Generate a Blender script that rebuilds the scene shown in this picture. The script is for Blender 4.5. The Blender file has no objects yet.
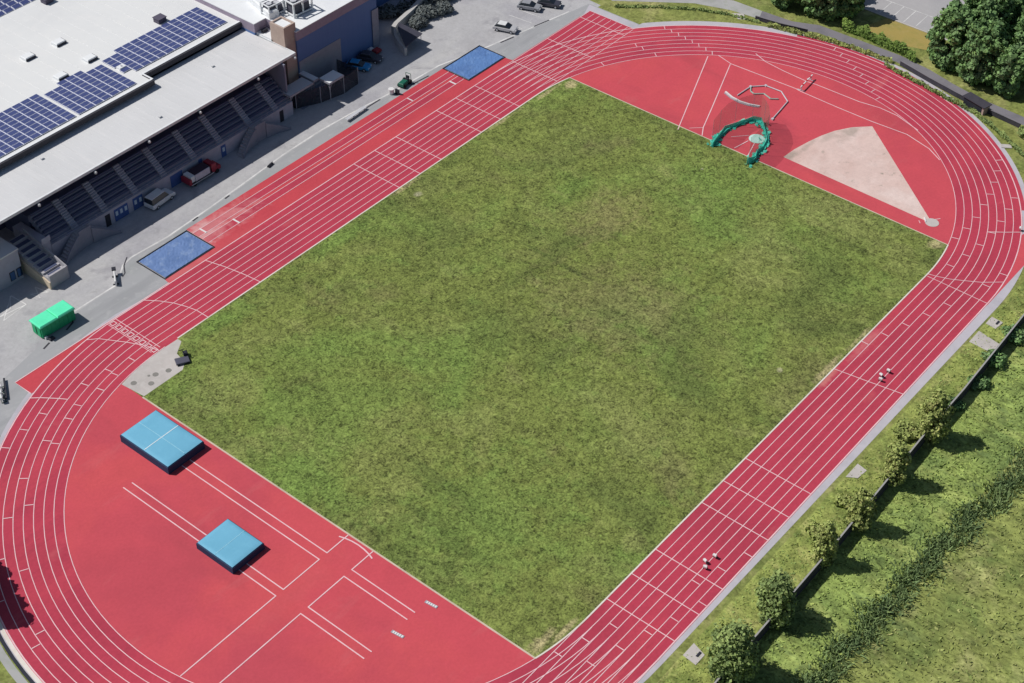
import bpy, math, random
import numpy as np
from mathutils import Vector, Matrix
random.seed(7); rng = np.random.default_rng(11)
PI = math.pi; R = math.radians
sc = bpy.context.scene; col = sc.collection

# ---------------------------------------------------------------- helpers
def tag(o, label=None, cat=None, group=None, kind=None):
    if label: o['label'] = label
    if cat: o['category'] = cat
    if group: o['group'] = group
    if kind: o['kind'] = kind
    return o

def thing(name, label, cat, loc=(0, 0, 0), rz=0.0, group=None):
    o = bpy.data.objects.new(name, None); col.objects.link(o)
    o.empty_display_size = 0.3
    o.location = loc; o.rotation_euler = (0, 0, rz)
    return tag(o, label, cat, group)

def kids(o): return [c for c in bpy.data.objects if c.parent == o]

def dup(root, loc, rz=0.0, label=None, scale=None):
    r = root.copy(); col.objects.link(r); r.location = loc; r.rotation_euler = (0, 0, rz)
    if label: r['label'] = label
    if scale: r.scale = scale
    for ch in kids(root):
        c = ch.copy(); col.objects.link(c); c.parent = r
        for g in kids(ch):
            d = g.copy(); col.objects.link(d); d.parent = c
    return r

class MB:
    def __init__(s): s.v = []; s.f = []; s.m = []
    def add(s, vs, fs, mi=0):
        n = len(s.v); s.v += [tuple(v) for v in vs]
        s.f += [tuple(i + n for i in f) for f in fs]; s.m += [mi] * len(fs); return s
    def box(s, x0, x1, y0, y1, z0, z1, mi=0, rz=0, c=None, bev=0.0):
        vs = [(x, y, z) for z in (z0, z1) for (x, y) in ((x0, y0), (x1, y0), (x1, y1), (x0, y1))]
        fs = [(3, 2, 1, 0), (4, 5, 6, 7), (0, 1, 5, 4), (1, 2, 6, 5), (2, 3, 7, 6), (3, 0, 4, 7)]
        if bev:
            b = bev
            vs = [(x0, y0, z0), (x1, y0, z0), (x1, y1, z0), (x0, y1, z0), (x0, y0, z1 - b), (x1, y0, z1 - b), (x1, y1, z1 - b), (x0, y1, z1 - b),
                  (x0 + b, y0 + b, z1), (x1 - b, y0 + b, z1), (x1 - b, y1 - b, z1), (x0 + b, y1 - b, z1)]
            fs = [(3, 2, 1, 0), (8, 9, 10, 11)] + [(i, (i + 1) % 4, 4 + (i + 1) % 4, 4 + i) for i in range(4)] + [(4 + i, 4 + (i + 1) % 4, 8 + (i + 1) % 4, 8 + i) for i in range(4)]
        if rz:
            cx, cy = c if c else ((x0 + x1) / 2, (y0 + y1) / 2); ca, sa = math.cos(rz), math.sin(rz)
            vs = [(cx + (x - cx) * ca - (y - cy) * sa, cy + (x - cx) * sa + (y - cy) * ca, z) for x, y, z in vs]
        return s.add(vs, fs, mi)
    def prism(s, poly, z0, z1, mi=0):
        n = len(poly); vs = [(x, y, z0) for x, y in poly] + [(x, y, z1) for x, y in poly]
        fs = [tuple(range(n - 1, -1, -1)), tuple(range(n, 2 * n))] + [(i, (i + 1) % n, n + (i + 1) % n, n + i) for i in range(n)]
        return s.add(vs, fs, mi)
    def sheet(s, poly, z, mi=0):
        return s.add([(x, y, z) for x, y in poly], [tuple(range(len(poly)))], mi)
    def tube(s, a, b, r, n=6, mi=0, r2=None):
        a = Vector(a); b = Vector(b); d = (b - a).normalized()
        u = d.orthogonal().normalized(); w = d.cross(u); r2 = r if r2 is None else r2
        vs = [a + (u * math.cos(2 * PI * i / n) + w * math.sin(2 * PI * i / n)) * r for i in range(n)]
        vs += [b + (u * math.cos(2 * PI * i / n) + w * math.sin(2 * PI * i / n)) * r2 for i in range(n)]
        fs = [(i, (i + 1) % n, n + (i + 1) % n, n + i) for i in range(n)] + [tuple(range(n - 1, -1, -1)), tuple(range(n, 2 * n))]
        return s.add(vs, fs, mi)
    def line(s, pts, w, z, mi=0, closed=False):
        """flat ribbon along a polyline"""
        P = [Vector((p[0], p[1])) for p in pts]; n = len(P); L = []; Rr = []
        for i in range(n):
            a = P[i - 1] if (i > 0 or closed) else P[i]; b = P[(i + 1) % n] if (i < n - 1 or closed) else P[i]
            t = (b - a).normalized(); nn = Vector((-t.y, t.x)); k = 1.0
            if 0 < i < n - 1 or closed:
                t1 = (P[i] - P[i - 1]).normalized(); k = 1 / max(.35, abs(t1.dot(t)))
            L.append(P[i] + nn * w / 2 * k); Rr.append(P[i] - nn * w / 2 * k)
        vs = [(q.x, q.y, z) for q in L] + [(q.x, q.y, z) for q in Rr]
        m = n if closed else n - 1
        return s.add(vs, [(n + i, n + (i + 1) % n, (i + 1) % n, i) for i in range(m)], mi)
    def wall(s, pts, w, z0, z1, mi=0, ztop=None):
        """upright wall of thickness w along a polyline; ztop: optional list of heights"""
        P = [Vector((p[0], p[1])) for p in pts]; n = len(P); L = []; Q = []
        for i in range(n):
            t = (P[min(n - 1, i + 1)] - P[max(0, i - 1)]).normalized(); nn = Vector((-t.y, t.x))
            L.append(P[i] + nn * w / 2); Q.append(P[i] - nn * w / 2)
        zt = ztop or [z1] * n; vs = []
        for i in range(n):
            vs += [(L[i].x, L[i].y, z0), (Q[i].x, Q[i].y, z0), (Q[i].x, Q[i].y, zt[i]), (L[i].x, L[i].y, zt[i])]
        fs = []
        for i in range(n - 1):
            a, b = 4 * i, 4 * i + 4
            fs += [(a + 1, b + 1, b + 2, a + 2), (a + 2, b + 2, b + 3, a + 3), (a + 3, b + 3, b, a), (a, b, b + 1, a + 1)]
        fs += [(0, 1, 2, 3), (4 * n - 1, 4 * n - 2, 4 * n - 3, 4 * n - 4)]
        return s.add(vs, fs, mi)
    def build(s, name, mats, parent=None, smooth=False, kind=None):
        me = bpy.data.meshes.new(name); me.from_pydata(s.v, [], s.f)
        for m in (mats if isinstance(mats, (list, tuple)) else [mats]): me.materials.append(m)
        me.polygons.foreach_set('material_index', s.m)
        if smooth: me.polygons.foreach_set('use_smooth', [True] * len(s.f))
        me.update()
        o = bpy.data.objects.new(name, me); col.objects.link(o)
        if parent: o.parent = parent
        if kind: o['kind'] = kind
        return o

# ---------------------------------------------------------------- materials
MATS = {}
def nmat(name, cols, scales, rough=.85, bump=0, spec=.3, coord='Position', stretch=None, stops=None, island=0, detail=4, metal=0, alpha=None, dist=0):
    """cols[0] is the base; each further colour is mixed in by a noise of the matching scale (scale, low, high, amount)."""
    if name in MATS: return MATS[name]
    m = bpy.data.materials.new(name); m.use_nodes = True; nt = m.node_tree; N = nt.nodes; L = nt.links
    b = N['Principled BSDF']; b.inputs['Roughness'].default_value = rough; b.inputs['Specular IOR Level'].default_value = spec
    b.inputs['Metallic'].default_value = metal
    if coord == 'Position':
        g = N.new('ShaderNodeNewGeometry'); vec = g.outputs['Position']
    else:
        g = N.new('ShaderNodeTexCoord'); vec = g.outputs['Object']
    cur = None; last = None
    for i, c in enumerate(cols[1:]):
        sca, lo, hi, amt = scales[i][:4]; st = scales[i][4] if len(scales[i]) > 4 else None
        v = vec
        if st:
            mp = N.new('ShaderNodeMapping'); L.new(vec, mp.inputs['Vector']); mp.inputs['Scale'].default_value = st[:3]
            if len(st) > 3: mp.inputs['Rotation'].default_value = (0, 0, st[3])
            v = mp.outputs['Vector']
        n = N.new('ShaderNodeTexNoise'); n.inputs['Scale'].default_value = sca; n.inputs['Detail'].default_value = detail
        n.inputs['Roughness'].default_value = .6; n.inputs['Distortion'].default_value = dist
        L.new(v, n.inputs['Vector'])
        r = N.new('ShaderNodeMapRange'); r.inputs['From Min'].default_value = lo; r.inputs['From Max'].default_value = hi
        r.inputs['To Max'].default_value = amt
        L.new(n.outputs['Fac'], r.inputs['Value'])
        mx = N.new('ShaderNodeMix'); mx.data_type = 'RGBA'
        L.new(r.outputs['Result'], mx.inputs['Factor'])
        if cur is None: mx.inputs['A'].default_value = (*cols[0], 1)
        else: L.new(cur, mx.inputs['A'])
        mx.inputs['B'].default_value = (*c, 1); cur = mx.outputs['Result']; last = n
    if island:
        rn = N.new('ShaderNodeNewGeometry')
        hs = N.new('ShaderNodeHueSaturation'); r = N.new('ShaderNodeMapRange')
        r.inputs['To Min'].default_value = 1 - island; r.inputs['To Max'].default_value = 1 + island
        L.new(rn.outputs['Random Per Island'], r.inputs['Value']); L.new(r.outputs['Result'], hs.inputs['Value'])
        if cur is None: hs.inputs['Color'].default_value = (*cols[0], 1)
        else: L.new(cur, hs.inputs['Color'])
        cur = hs.outputs['Color']
    if cur is None: b.inputs['Base Color'].default_value = (*cols[0], 1)
    else: L.new(cur, b.inputs['Base Color'])
    if bump and last is not None:
        bp = N.new('ShaderNodeBump'); bp.inputs['Strength'].default_value = bump; bp.inputs['Distance'].default_value = .12
        L.new(last.outputs['Fac'], bp.inputs['Height']); L.new(bp.outputs['Normal'], b.inputs['Normal'])
    if alpha is not None:
        out = N['Material Output']; tr = N.new('ShaderNodeBsdfTransparent'); ms = N.new('ShaderNodeMixShader')
        ms.inputs[0].default_value = alpha; L.new(tr.outputs[0], ms.inputs[1]); L.new(b.outputs[0], ms.inputs[2]); L.new(ms.outputs[0], out.inputs['Surface'])
    MATS[name] = m; return m

def gmat(name, base, tints, grain, patches=(), rough=.95, bump=.35):
    """turf: base colour, broad tints [(colour, scale, low, high, amount, stretch)], brightness grain [(scale, gain, stretch, distortion)], worn and tinted spots [(x, y, rx, ry, colour, amount)]"""
    m = bpy.data.materials.new(name); m.use_nodes = True; nt = m.node_tree; N = nt.nodes; L = nt.links
    b = N['Principled BSDF']; b.inputs['Roughness'].default_value = rough; b.inputs['Specular IOR Level'].default_value = .2
    geo = N.new('ShaderNodeNewGeometry'); pos = geo.outputs['Position']
    def noise(sca, st=None, dist=0, det=4, off=0.0):
        mp = N.new('ShaderNodeMapping'); L.new(pos, mp.inputs['Vector']); mp.inputs['Location'].default_value = (off, off * .7, 0)
        if st: mp.inputs['Scale'].default_value = st[:3]; mp.inputs['Rotation'].default_value = (0, 0, st[3] if len(st) > 3 else 0)
        n = N.new('ShaderNodeTexNoise'); n.inputs['Scale'].default_value = sca; n.inputs['Detail'].default_value = det; n.inputs['Roughness'].default_value = .62; n.inputs['Distortion'].default_value = dist
        L.new(mp.outputs[0], n.inputs['Vector']); return n.outputs['Fac']
    def mixc(a, fac, c):
        mx = N.new('ShaderNodeMix'); mx.data_type = 'RGBA'; L.new(fac, mx.inputs['Factor'])
        if isinstance(a, tuple): mx.inputs['A'].default_value = (*a, 1)
        else: L.new(a, mx.inputs['A'])
        mx.inputs['B'].default_value = (*c, 1); return mx.outputs['Result']
    def rng_(v, lo, hi, t0, t1):
        r = N.new('ShaderNodeMapRange'); r.inputs['From Min'].default_value = lo; r.inputs['From Max'].default_value = hi; r.inputs['To Min'].default_value = t0; r.inputs['To Max'].default_value = t1
        L.new(v, r.inputs['Value']); return r.outputs['Result']
    def mth(op, a, c):
        q = N.new('ShaderNodeMath'); q.operation = op
        for i, v in enumerate((a, c)):
            if isinstance(v, (int, float)): q.inputs[i].default_value = v
            else: L.new(v, q.inputs[i])
        return q.outputs[0]
    cur = base
    for k, (c, sca, lo, hi, amt, st) in enumerate(tints):
        cur = mixc(cur, rng_(noise(sca, st, .4, 4, 13.7 * k), lo, hi, 0, amt), c)
    if patches:
        ed = noise(.35, None, .6, 5, 91.0)
        for (x, y, rx, ry, c, amt) in patches:
            mp = N.new('ShaderNodeMapping'); mp.vector_type = 'TEXTURE'; L.new(pos, mp.inputs['Vector'])
            mp.inputs['Location'].default_value = (x, y, 0); mp.inputs['Scale'].default_value = (rx, ry, 1000)
            ln_ = N.new('ShaderNodeVectorMath'); ln_.operation = 'LENGTH'; L.new(mp.outputs[0], ln_.inputs[0])
            d = mth('ADD', ln_.outputs['Value'], mth('MULTIPLY', mth('SUBTRACT', ed, .5), 2.6))
            cur = mixc(cur, rng_(d, 1.0, .25, 0, amt), c)
    v = None; last = None
    for k, (sca, gain, st, dist) in enumerate(grain):
        n = noise(sca, st, dist, 6, 31.3 * k); last = n
        t = mth('MULTIPLY', mth('SUBTRACT', n, .5), gain); v = t if v is None else mth('ADD', v, t)
    v = mth('MAXIMUM', mth('MINIMUM', mth('ADD', v, 1.0), 1.9), .30)
    vm = N.new('ShaderNodeVectorMath'); vm.operation = 'SCALE'; L.new(cur, vm.inputs[0]); L.new(v, vm.inputs['Scale'])
    L.new(vm.outputs[0], b.inputs['Base Color'])
    bp = N.new('ShaderNodeBump'); bp.inputs['Strength'].default_value = bump; bp.inputs['Distance'].default_value = .1
    L.new(last, bp.inputs['Height']); L.new(bp.outputs['Normal'], b.inputs['Normal'])
    MATS[name] = m; return m

def plain(name, c, rough=.7, var=.12, sc_=1.2, spec=.3, metal=0, coord='Object'):
    d = tuple(x * (1 - var * 1.6) for x in c); e = tuple(min(1, x * (1 + var)) for x in c)
    return nmat(name, [c, d, e], [(sc_, .45, .8, .9), (sc_ * 5, .5, .8, .7)], rough=rough, spec=spec, coord=coord, metal=metal)

M = {}
M['ground'] = gmat('ground_grass', (.225, .25, .072), [((.15, .19, .052), .06, .46, .62, .8, None), ((.35, .335, .14), .13, .50, .66, .8, None)], [(.5, 1.4, None, .8), (1.6, 2.0, None, 1)])
WRN = (.40, .35, .18); BRN = (.175, .155, .070); LIM = (.150, .226, .052); YEL = (.225, .245, .082); DRK = (.108, .140, .038)
M['infield'] = gmat('infield_grass', (.162, .196, .050),
    [(LIM, .045, .48, .64, .8, None), (YEL, .07, .52, .68, .6, None), (DRK, .055, .54, .66, .8, None), (BRN, .06, .57, .70, .5, None), (YEL, .25, .58, .72, .6, (1, .5, 1, .9)), (LIM, .3, .58, .7, .5, None), (DRK, .16, .61, .68, .9, (1, .10, 1, -.10)), (DRK, .14, .62, .69, .6, (.12, 1, 1, .03))],
    [(.22, .7, None, .5), (.8, 1.9, None, 1.2), (1.9, 3.4, None, 1.4), (4.0, 2.2, None, .6)],
    [(6, -6, 13, 15, BRN, .5), (22.5, 7.4, 8, 6, (.235, .21, .09), .6), (-8, 3, 7, 11, DRK, .5), (8.5, -17, 6, 5, DRK, .55), (3, 24.7, 6, 8, DRK, .5), (-46, 4, 4, 12, LIM, .7), (-36, -18, 14, 12, LIM, .6), (44, -20, 6, 14, YEL, .5), (42, -2, 8, 12, LIM, .45),
     (-31, 34.6, 9, 2.6, LIM, .95), (-8, 34.8, 10, 2.0, LIM, .8), (16, 34.8, 9, 1.6, DRK, .6), (-47.5, 20, 2.2, 10, DRK, .6), (-47.8, -14, 1.8, 12, DRK, .6), (47.5, 10, 1.6, 16, DRK, .6), (-42, 24, 8, 6, YEL, .5), (-13, -24, 9, 6, YEL, .4), (-46.6, -34.6, 3.2, .9, WRN, .95), (-44, -35.6, 3.5, .5, WRN, .8), (47.4, 34.2, 1.6, 1.0, WRN, .9), (43, 35.6, 4, .5, WRN, .7), (32, 36, 5, .45, WRN, .7), (8, 36, 4, .5, WRN, .7), (14, -35.8, 5, .7, WRN, .85), (22, -36, 4, .4, WRN, .6), (47.6, -34.4, 1.3, 1.2, WRN, .8), (9.5, -31, .5, .4, (.32, .31, .18), .8), (7.6, 33.2, .9, .7, (.45, .42, .28), .9), (41.3, 3.4, .5, .4, (.45, .44, .3), 1)])
M['verge'] = gmat('verge_grass', (.27, .31, .085), [((.15, .20, .05), .2, .48, .64, .8, None), ((.36, .36, .13), .35, .52, .68, .8, None), ((.11, .14, .04), .12, .55, .7, .6, None)], [(.5, 1.6, None, .8), (1.6, 2.2, None, 1), (4, 1.2, None, .5)])
M['rough_grass'] = gmat('rough_grass', (.245, .32, .088), [((.145, .205, .063), .14, .47, .62, .85, None), ((.35, .40, .125), .2, .50, .66, .8, (1, .4, 1, .5)), ((.14, .20, .075), .4, .56, .68, .7, (1, .4, 1, .7))], [(.4, 1.8, (1, .5, 1, .6), 1), (1.3, 2.4, (1, .5, 1, .6), 1.2), (3.5, 1.3, None, .5)])
M['meadow'] = gmat('meadow_grass', (.24, .275, .08), [((.14, .19, .055), .10, .48, .62, .85, None), ((.37, .375, .15), .13, .50, .66, .85, None), ((.13, .17, .06), .35, .56, .68, .7, (1, .4, 1, .8))], [(.4, 1.4, (1, .5, 1, .9), 1), (1.3, 2.2, (1, .5, 1, .9), 1.2), (3.5, 1.2, None, .5)])
M['asphalt'] = gmat('yard_asphalt', (.435, .432, .445), [((0.360, 0.355, 0.385), .06, .47, .62, .8, None), ((0.510, 0.505, 0.500), .11, .50, .66, .7, (0.350, 1.300, 1.000)), ((0.290, 0.285, 0.310), .18, .58, .70, .7, None), ((0.330, 0.320, 0.330), .8, .62, .72, .6, None)], [(.3, .3, None, .5), (1.5, .35, None, .5), (4, .25, None, 0)], [(-45, 50, 9, 3, (.34, .33, .36), .5), (48, 55, 6, 3, (.36, .355, .37), .6)], bump=.1)
M['lot'] = nmat('car_park_asphalt', [(.40, .39, .40), (.33, .33, .345), (.47, .46, .47)], [(.1, .45, .65, .7), (.8, .5, .75, .4)], rough=.9)
M['slabs'] = nmat('strip_paving', [(.36, .365, .38), (.30, .305, .32), (.44, .44, .45), (.32, .35, .34)], [(.25, .45, .65, .8, (.25, 2.0, 1)), (.6, .55, .7, .6), (.12, .5, .7, .5)], rough=.9)
M['path'] = nmat('track_path', [(0.484, 0.460, 0.507), (0.401, 0.389, 0.431), (0.555, 0.531, 0.566)], [(.2, .45, .65, .8), (.9, .5, .75, .6)], rough=.9)
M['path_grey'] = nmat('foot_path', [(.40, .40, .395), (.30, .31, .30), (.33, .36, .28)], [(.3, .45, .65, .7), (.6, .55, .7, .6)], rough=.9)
M['shaded_path'] = nmat('shaded_path', [(.21, .20, .225), (.16, .155, .175)], [(.3, .45, .65, .8)], rough=.9)  # footpath grey darkened to carry the tree shade; also caps low fences
M['track_red'] = gmat('field_event_rubber', (.575, .079, .103), [((.50, .071, .097), .035, .47, .62, .9, None), ((.60, .088, .100), .05, .50, .66, .8, None), ((.42, .066, .085), .09, .58, .70, .5, (1, .35, 1, .9)), ((.56, .12, .135), .3, .60, .74, .5, (.3, 1, 1, .3))], [(.25, .22, None, .5), (2.5, .28, None, 0)], [(58, .5, 5, 4.5, (.42, .062, .085), .6), (-60, -8, 10, 2.0, (.57, .095, .11), .5)], rough=.85, bump=.1)  # one spot darkens the rubber beside the throwing cage
M['track_lane'] = gmat('lane_rubber', (.465, .050, .086), [((.40, .045, .078), .06, .47, .62, .8, None), ((.54, .066, .094), .10, .50, .66, .7, (.3, 1, 1)), ((.38, .044, .075), .5, .56, .70, .55, (.06, 1.6, 1)), ((.56, .12, .135), .2, .62, .74, .5, (.5, 1, 1, .2))], [(.3, .25, None, .5), (2.2, .42, None, 0)], [(21, -37.2, 6, 1.0, (.57, .17, .18), .7), (12.5, -36.8, 3, .7, (.60, .22, .2), .7), (-18.5, 51.5, 10, 3, (.62, .24, .25), .7)], rough=.85, bump=.1)
M['track_jump'] = gmat('runway_rubber', (.545, .066, .085), [((.49, .058, .08), .06, .47, .62, .8, None), ((.58, .10, .115), .1, .52, .68, .6, (.2, 1, 1))], [(.3, .2, None, .5), (2.2, .3, None, 0)], [(-19, 51.5, 12, 3.4, (.63, .26, .27), .75), (-21, 52, 4, 3, (.66, .40, .40), .7), (-28, 46.9, 7, 1, (.60, .17, .18), .6)], rough=.85, bump=.1)
M['track_faded'] = nmat('faded_rubber', [(0.540, 0.135, 0.153), (0.486, 0.090, 0.113), (0.576, 0.216, 0.225)], [(.4, .42, .62, .8), (.9, .5, .7, .7)], rough=.85, spec=.2)
M['line'] = nmat('line_paint', [(.80, .54, .57), (.72, .40, .45), (.84, .66, .67)], [(.3, .45, .65, .6), (1.5, .5, .7, .5)], rough=.7)
M['kerb'] = nmat('kerb_white', [(.74, .68, .62), (.60, .54, .46), (.80, .77, .74)], [(.2, .45, .65, .8), (1.2, .5, .7, .6)], rough=.75)
M['edging'] = nmat('concrete_edging', [(.60, .50, .40), (.45, .38, .29), (.66, .60, .52)], [(.3, .45, .65, .8), (1.2, .5, .7, .6)], rough=.85)
M['concrete'] = nmat('light_concrete', [(0.515, 0.478, 0.460), (0.432, 0.405, 0.386), (0.570, 0.543, 0.524)], [(.25, .45, .65, .8), (1.1, .5, .72, .7)], rough=.9)
DIRT = (.33, .28, .235)
M['sector'] = gmat('sector_cinder', (.665, .505, .462), [((.60, .43, .385), .12, .46, .64, .7, None), ((.72, .58, .54), .2, .5, .68, .7, None), (DIRT, .5, .63, .72, .6, None)], [(.3, .25, None, .5), (1.5, .30, None, .5), (4, .25, None, 0)],
    [(53.0, -5.4, 2.0, .8, DIRT, .7), (57.5, -6.0, 4, .6, DIRT, .45), (65.8, -9.2, 4.2, 1.6, DIRT, .6), (62, -7.3, 3, .9, DIRT, .35), (58.5, -19, .35, .35, DIRT, 1), (54.5, -25, 2.5, 4, (.74, .61, .57), .7)], bump=.15)
M['white_paint'] = nmat('yard_marking', [(0.690, 0.684, 0.678), (0.530, 0.530, 0.530)], [(.5, .40, .60, 1.0)], rough=.8)
M['drain'] = plain('drain_dark', (.022, .025, .04), .6)
M['pit'] = nmat('blue_tarpaulin', [(0.144, 0.235, 0.466), (0.106, 0.185, 0.387), (0.250, 0.347, 0.546), (0.088, 0.146, 0.299)], [(.25, .45, .65, .8), (.7, .52, .68, .7), (1.5, .62, .75, .8)], rough=.6, bump=.4)
M['pit_far'] = nmat('blue_tarpaulin_deep', [(0.109, 0.220, 0.477), (0.086, 0.171, 0.387), (0.161, 0.286, 0.540), (0.069, 0.121, 0.270)], [(.25, .45, .65, .8), (.7, .52, .68, .7), (1.3, .64, .75, .8)], rough=.6, bump=.4)
M['mat_top'] = nmat('mat_cover', [(0.158, 0.439, 0.623), (0.140, 0.404, 0.577), (0.176, 0.473, 0.660)], [(.3, .45, .65, .7), (1.2, .5, .7, .6)], rough=.65)
M['mat_side'] = plain('mat_side', (.018, .045, .105), .7)
M['seam'] = plain('mat_seam', (.30, .60, .74), .7)
M['seam_white'] = plain('mat_seam_white', (.66, .76, .80), .7)
M['roof'] = nmat('roof_membrane', [(0.718, 0.728, 0.732), (0.669, 0.679, 0.689), (0.757, 0.757, 0.752)], [(.06, .45, .65, .8), (.5, .5, .7, .5)], rough=.7)
M['roof_white'] = nmat('roof_bright', [(.78, .80, .82), (.68, .70, .74)], [(.2, .5, .7, .7)], rough=.7)
M['canopy'] = nmat('canopy_sheet', [(.64, .645, .66), (.585, .59, .605), (.69, .69, .70), (.54, .535, .545)], [(.06, .45, .65, .8), (.5, .5, .7, .5, (3, .3, 1)), (.3, .62, .75, .6, (4, .25, 1))], rough=.6)
M['trim'] = plain('roof_trim', (.72, .74, .76), .6)
M['dark_gap'] = plain('dark_gutter', (.05, .048, .06), .7)
M['wall_lilac'] = plain('painted_block_wall', (.42, .42, .50), .85, coord='Position')
M['wall_grey'] = plain('grey_render', (.34, .335, .37), .85, coord='Position')
M['stair_conc'] = plain('stair_concrete', (.40, .39, .42), .9, coord='Position')
M['stair_dark'] = plain('stair_dark', (.23, .24, .30), .9, coord='Position')
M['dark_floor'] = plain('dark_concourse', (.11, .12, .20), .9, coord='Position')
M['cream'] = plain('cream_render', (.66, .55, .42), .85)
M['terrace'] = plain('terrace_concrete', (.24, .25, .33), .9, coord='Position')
M['seat'] = plain('seat_navy', (.075, .092, .17), .6)
M['door_blue'] = plain('door_blue', (.06, .12, .33), .5)
M['poster'] = plain('poster_pale', (.55, .66, .75), .5)
M['dark_blue'] = nmat('blue_cladding', [(0.106, 0.194, 0.413), (0.094, 0.175, 0.388), (0.119, 0.213, 0.438)], [(.1, .45, .65, .7), (.5, .5, .7, .5, (6, 6, .1))], rough=.6)
M['purple'] = plain('fascia_mauve', (.33, .28, .36), .7)
M['wall_panel'] = plain('grey_panel', (.30, .32, .38), .8)
M['brick'] = nmat('brick_pale', [(.46, .36, .31), (.40, .31, .27), (.52, .42, .37)], [(.4, .45, .65, .7), (3, .5, .7, .6)], rough=.9)
M['solar'] = nmat('solar_cell', [(.062, .080, .215), (.05, .066, .185), (.085, .10, .25)], [(.3, .45, .65, .7), (1.5, .5, .7, .6)], rough=.35, spec=.5, coord='Position')
M['solar_frame'] = plain('solar_frame', (.60, .62, .72), .4)
M['steel'] = plain('galvanised', (.55, .56, .60), .5)
M['dark'] = plain('dark_metal', (.03, .032, .045), .6)
M['rubber'] = plain('tyre', (.02, .02, .022), .9)
M['glass'] = plain('car_glass', (.02, .025, .035), .15, spec=.6)
M['white'] = plain('white_gloss', (.74, .74, .74), .4)
M['green_bin'] = nmat('container_green', [(.02, .40, .17), (.015, .33, .14), (.03, .45, .20)], [(.5, .45, .65, .8), (2.5, .5, .7, .5)], rough=.55, coord='Object')
M['green_lid'] = nmat('container_lid', [(0.117, 0.858, 0.494), (0.104, 0.780, 0.442), (0.143, 0.910, 0.546)], [(.5, .45, .65, .8), (2.5, .5, .7, .5)], rough=.55, coord='Object')
M['net'] = nmat('cage_net', [(.07, .58, .45), (.05, .48, .37), (.11, .66, .54)], [(.8, .45, .65, .8), (2.2, .5, .7, .7)], rough=.8, alpha=.72)
M['net_thin'] = nmat('cage_net_fine', [(.02, .16, .10)], [], rough=.8, alpha=.15)
M['fence_dark'] = nmat('fence_boards', [(.055, .052, .068), (.04, .038, .052), (.075, .07, .085)], [(.6, .45, .65, .8), (2.5, .5, .7, .7, (4, 1, .3))], rough=.85)
M['fence_cap'] = plain('fence_cap', (.34, .335, .33), .8, coord='Position')
M['pole_steel'] = plain('pole_grey', (.34, .35, .40), .5)
M['mesh_dark'] = nmat('mesh_panel', [(.05, .055, .075)], [], rough=.8, alpha=.6)
M['bark'] = plain('bark', (.09, .07, .05), .95)
M['leaf_dark'] = nmat('leaf_dark', [(0.166, 0.289, 0.098), (0.088, 0.165, 0.067), (0.273, 0.433, 0.126), (0.176, 0.258, 0.126)], [(.35, .42, .62, .8), (.9, .52, .7, .8), (.2, .5, .65, .6)], rough=.8, island=.35)
M['leaf_lime'] = nmat('leaf_lime', [(0.186, 0.282, 0.058), (0.120, 0.198, 0.042), (0.264, 0.360, 0.078)], [(.5, .42, .62, .8), (1.2, .52, .7, .8)], rough=.8, island=.3)
M['leaf_olive'] = nmat('leaf_olive', [(0.322, 0.375, 0.113), (0.200, 0.259, 0.075), (0.460, 0.434, 0.166)], [(.6, .42, .62, .8), (1.2, .5, .7, .8)], rough=.85, island=.35)
M['leaf_mid'] = nmat('leaf_mid', [(0.248, 0.327, 0.106), (0.145, 0.212, 0.077), (0.359, 0.442, 0.145)], [(.5, .42, .62, .8), (1.2, .5, .7, .8)], rough=.85, island=.35)
M['weed'] = nmat('weed_blades', [(0.176, 0.250, 0.094), (0.100, 0.162, 0.070), (0.296, 0.377, 0.135)], [(.3, .42, .62, .8), (1.2, .5, .7, .8)], rough=.85, island=.35)
M['tuft'] = nmat('tuft_blades', [(0.285, 0.369, 0.101), (0.155, 0.226, 0.066), (0.404, 0.452, 0.131)], [(.14, .44, .62, .9), (.5, .5, .68, .7)], rough=.9, island=.3)
M['tuft_dry'] = nmat('tuft_dry_blades', [(0.281, 0.317, 0.098), (0.170, 0.221, 0.061), (0.399, 0.405, 0.164)], [(.14, .44, .62, .9), (.5, .5, .68, .7)], rough=.9, island=.3)

# ---------------------------------------------------------------- dimensions of the track
CX = 40.58; R0 = 36.5; LW = 1.22; R8 = R0 + 8 * LW; XA = -49.19; XB = 48.84
def arc(cx, r, a0, a1, n=48):
    return [(cx + r * math.cos(R(a0 + (a1 - a0) * i / n)), r * math.sin(R(a0 + (a1 - a0) * i / n))) for i in range(n + 1)]
def stadium(r, n=64): return arc(CX, r, -90, 90, n) + arc(-CX, r, 90, 270, n)
def struct(name, poly, z, m):
    mb = MB(); mb.sheet(poly, z); return mb.build(name, m, kind='structure')

# ---------------------------------------------------------------- ground sheets
struct('ground', [(-700, -700), (700, -700), (700, 700), (-700, 700)], 0.0, M['ground'])
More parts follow.
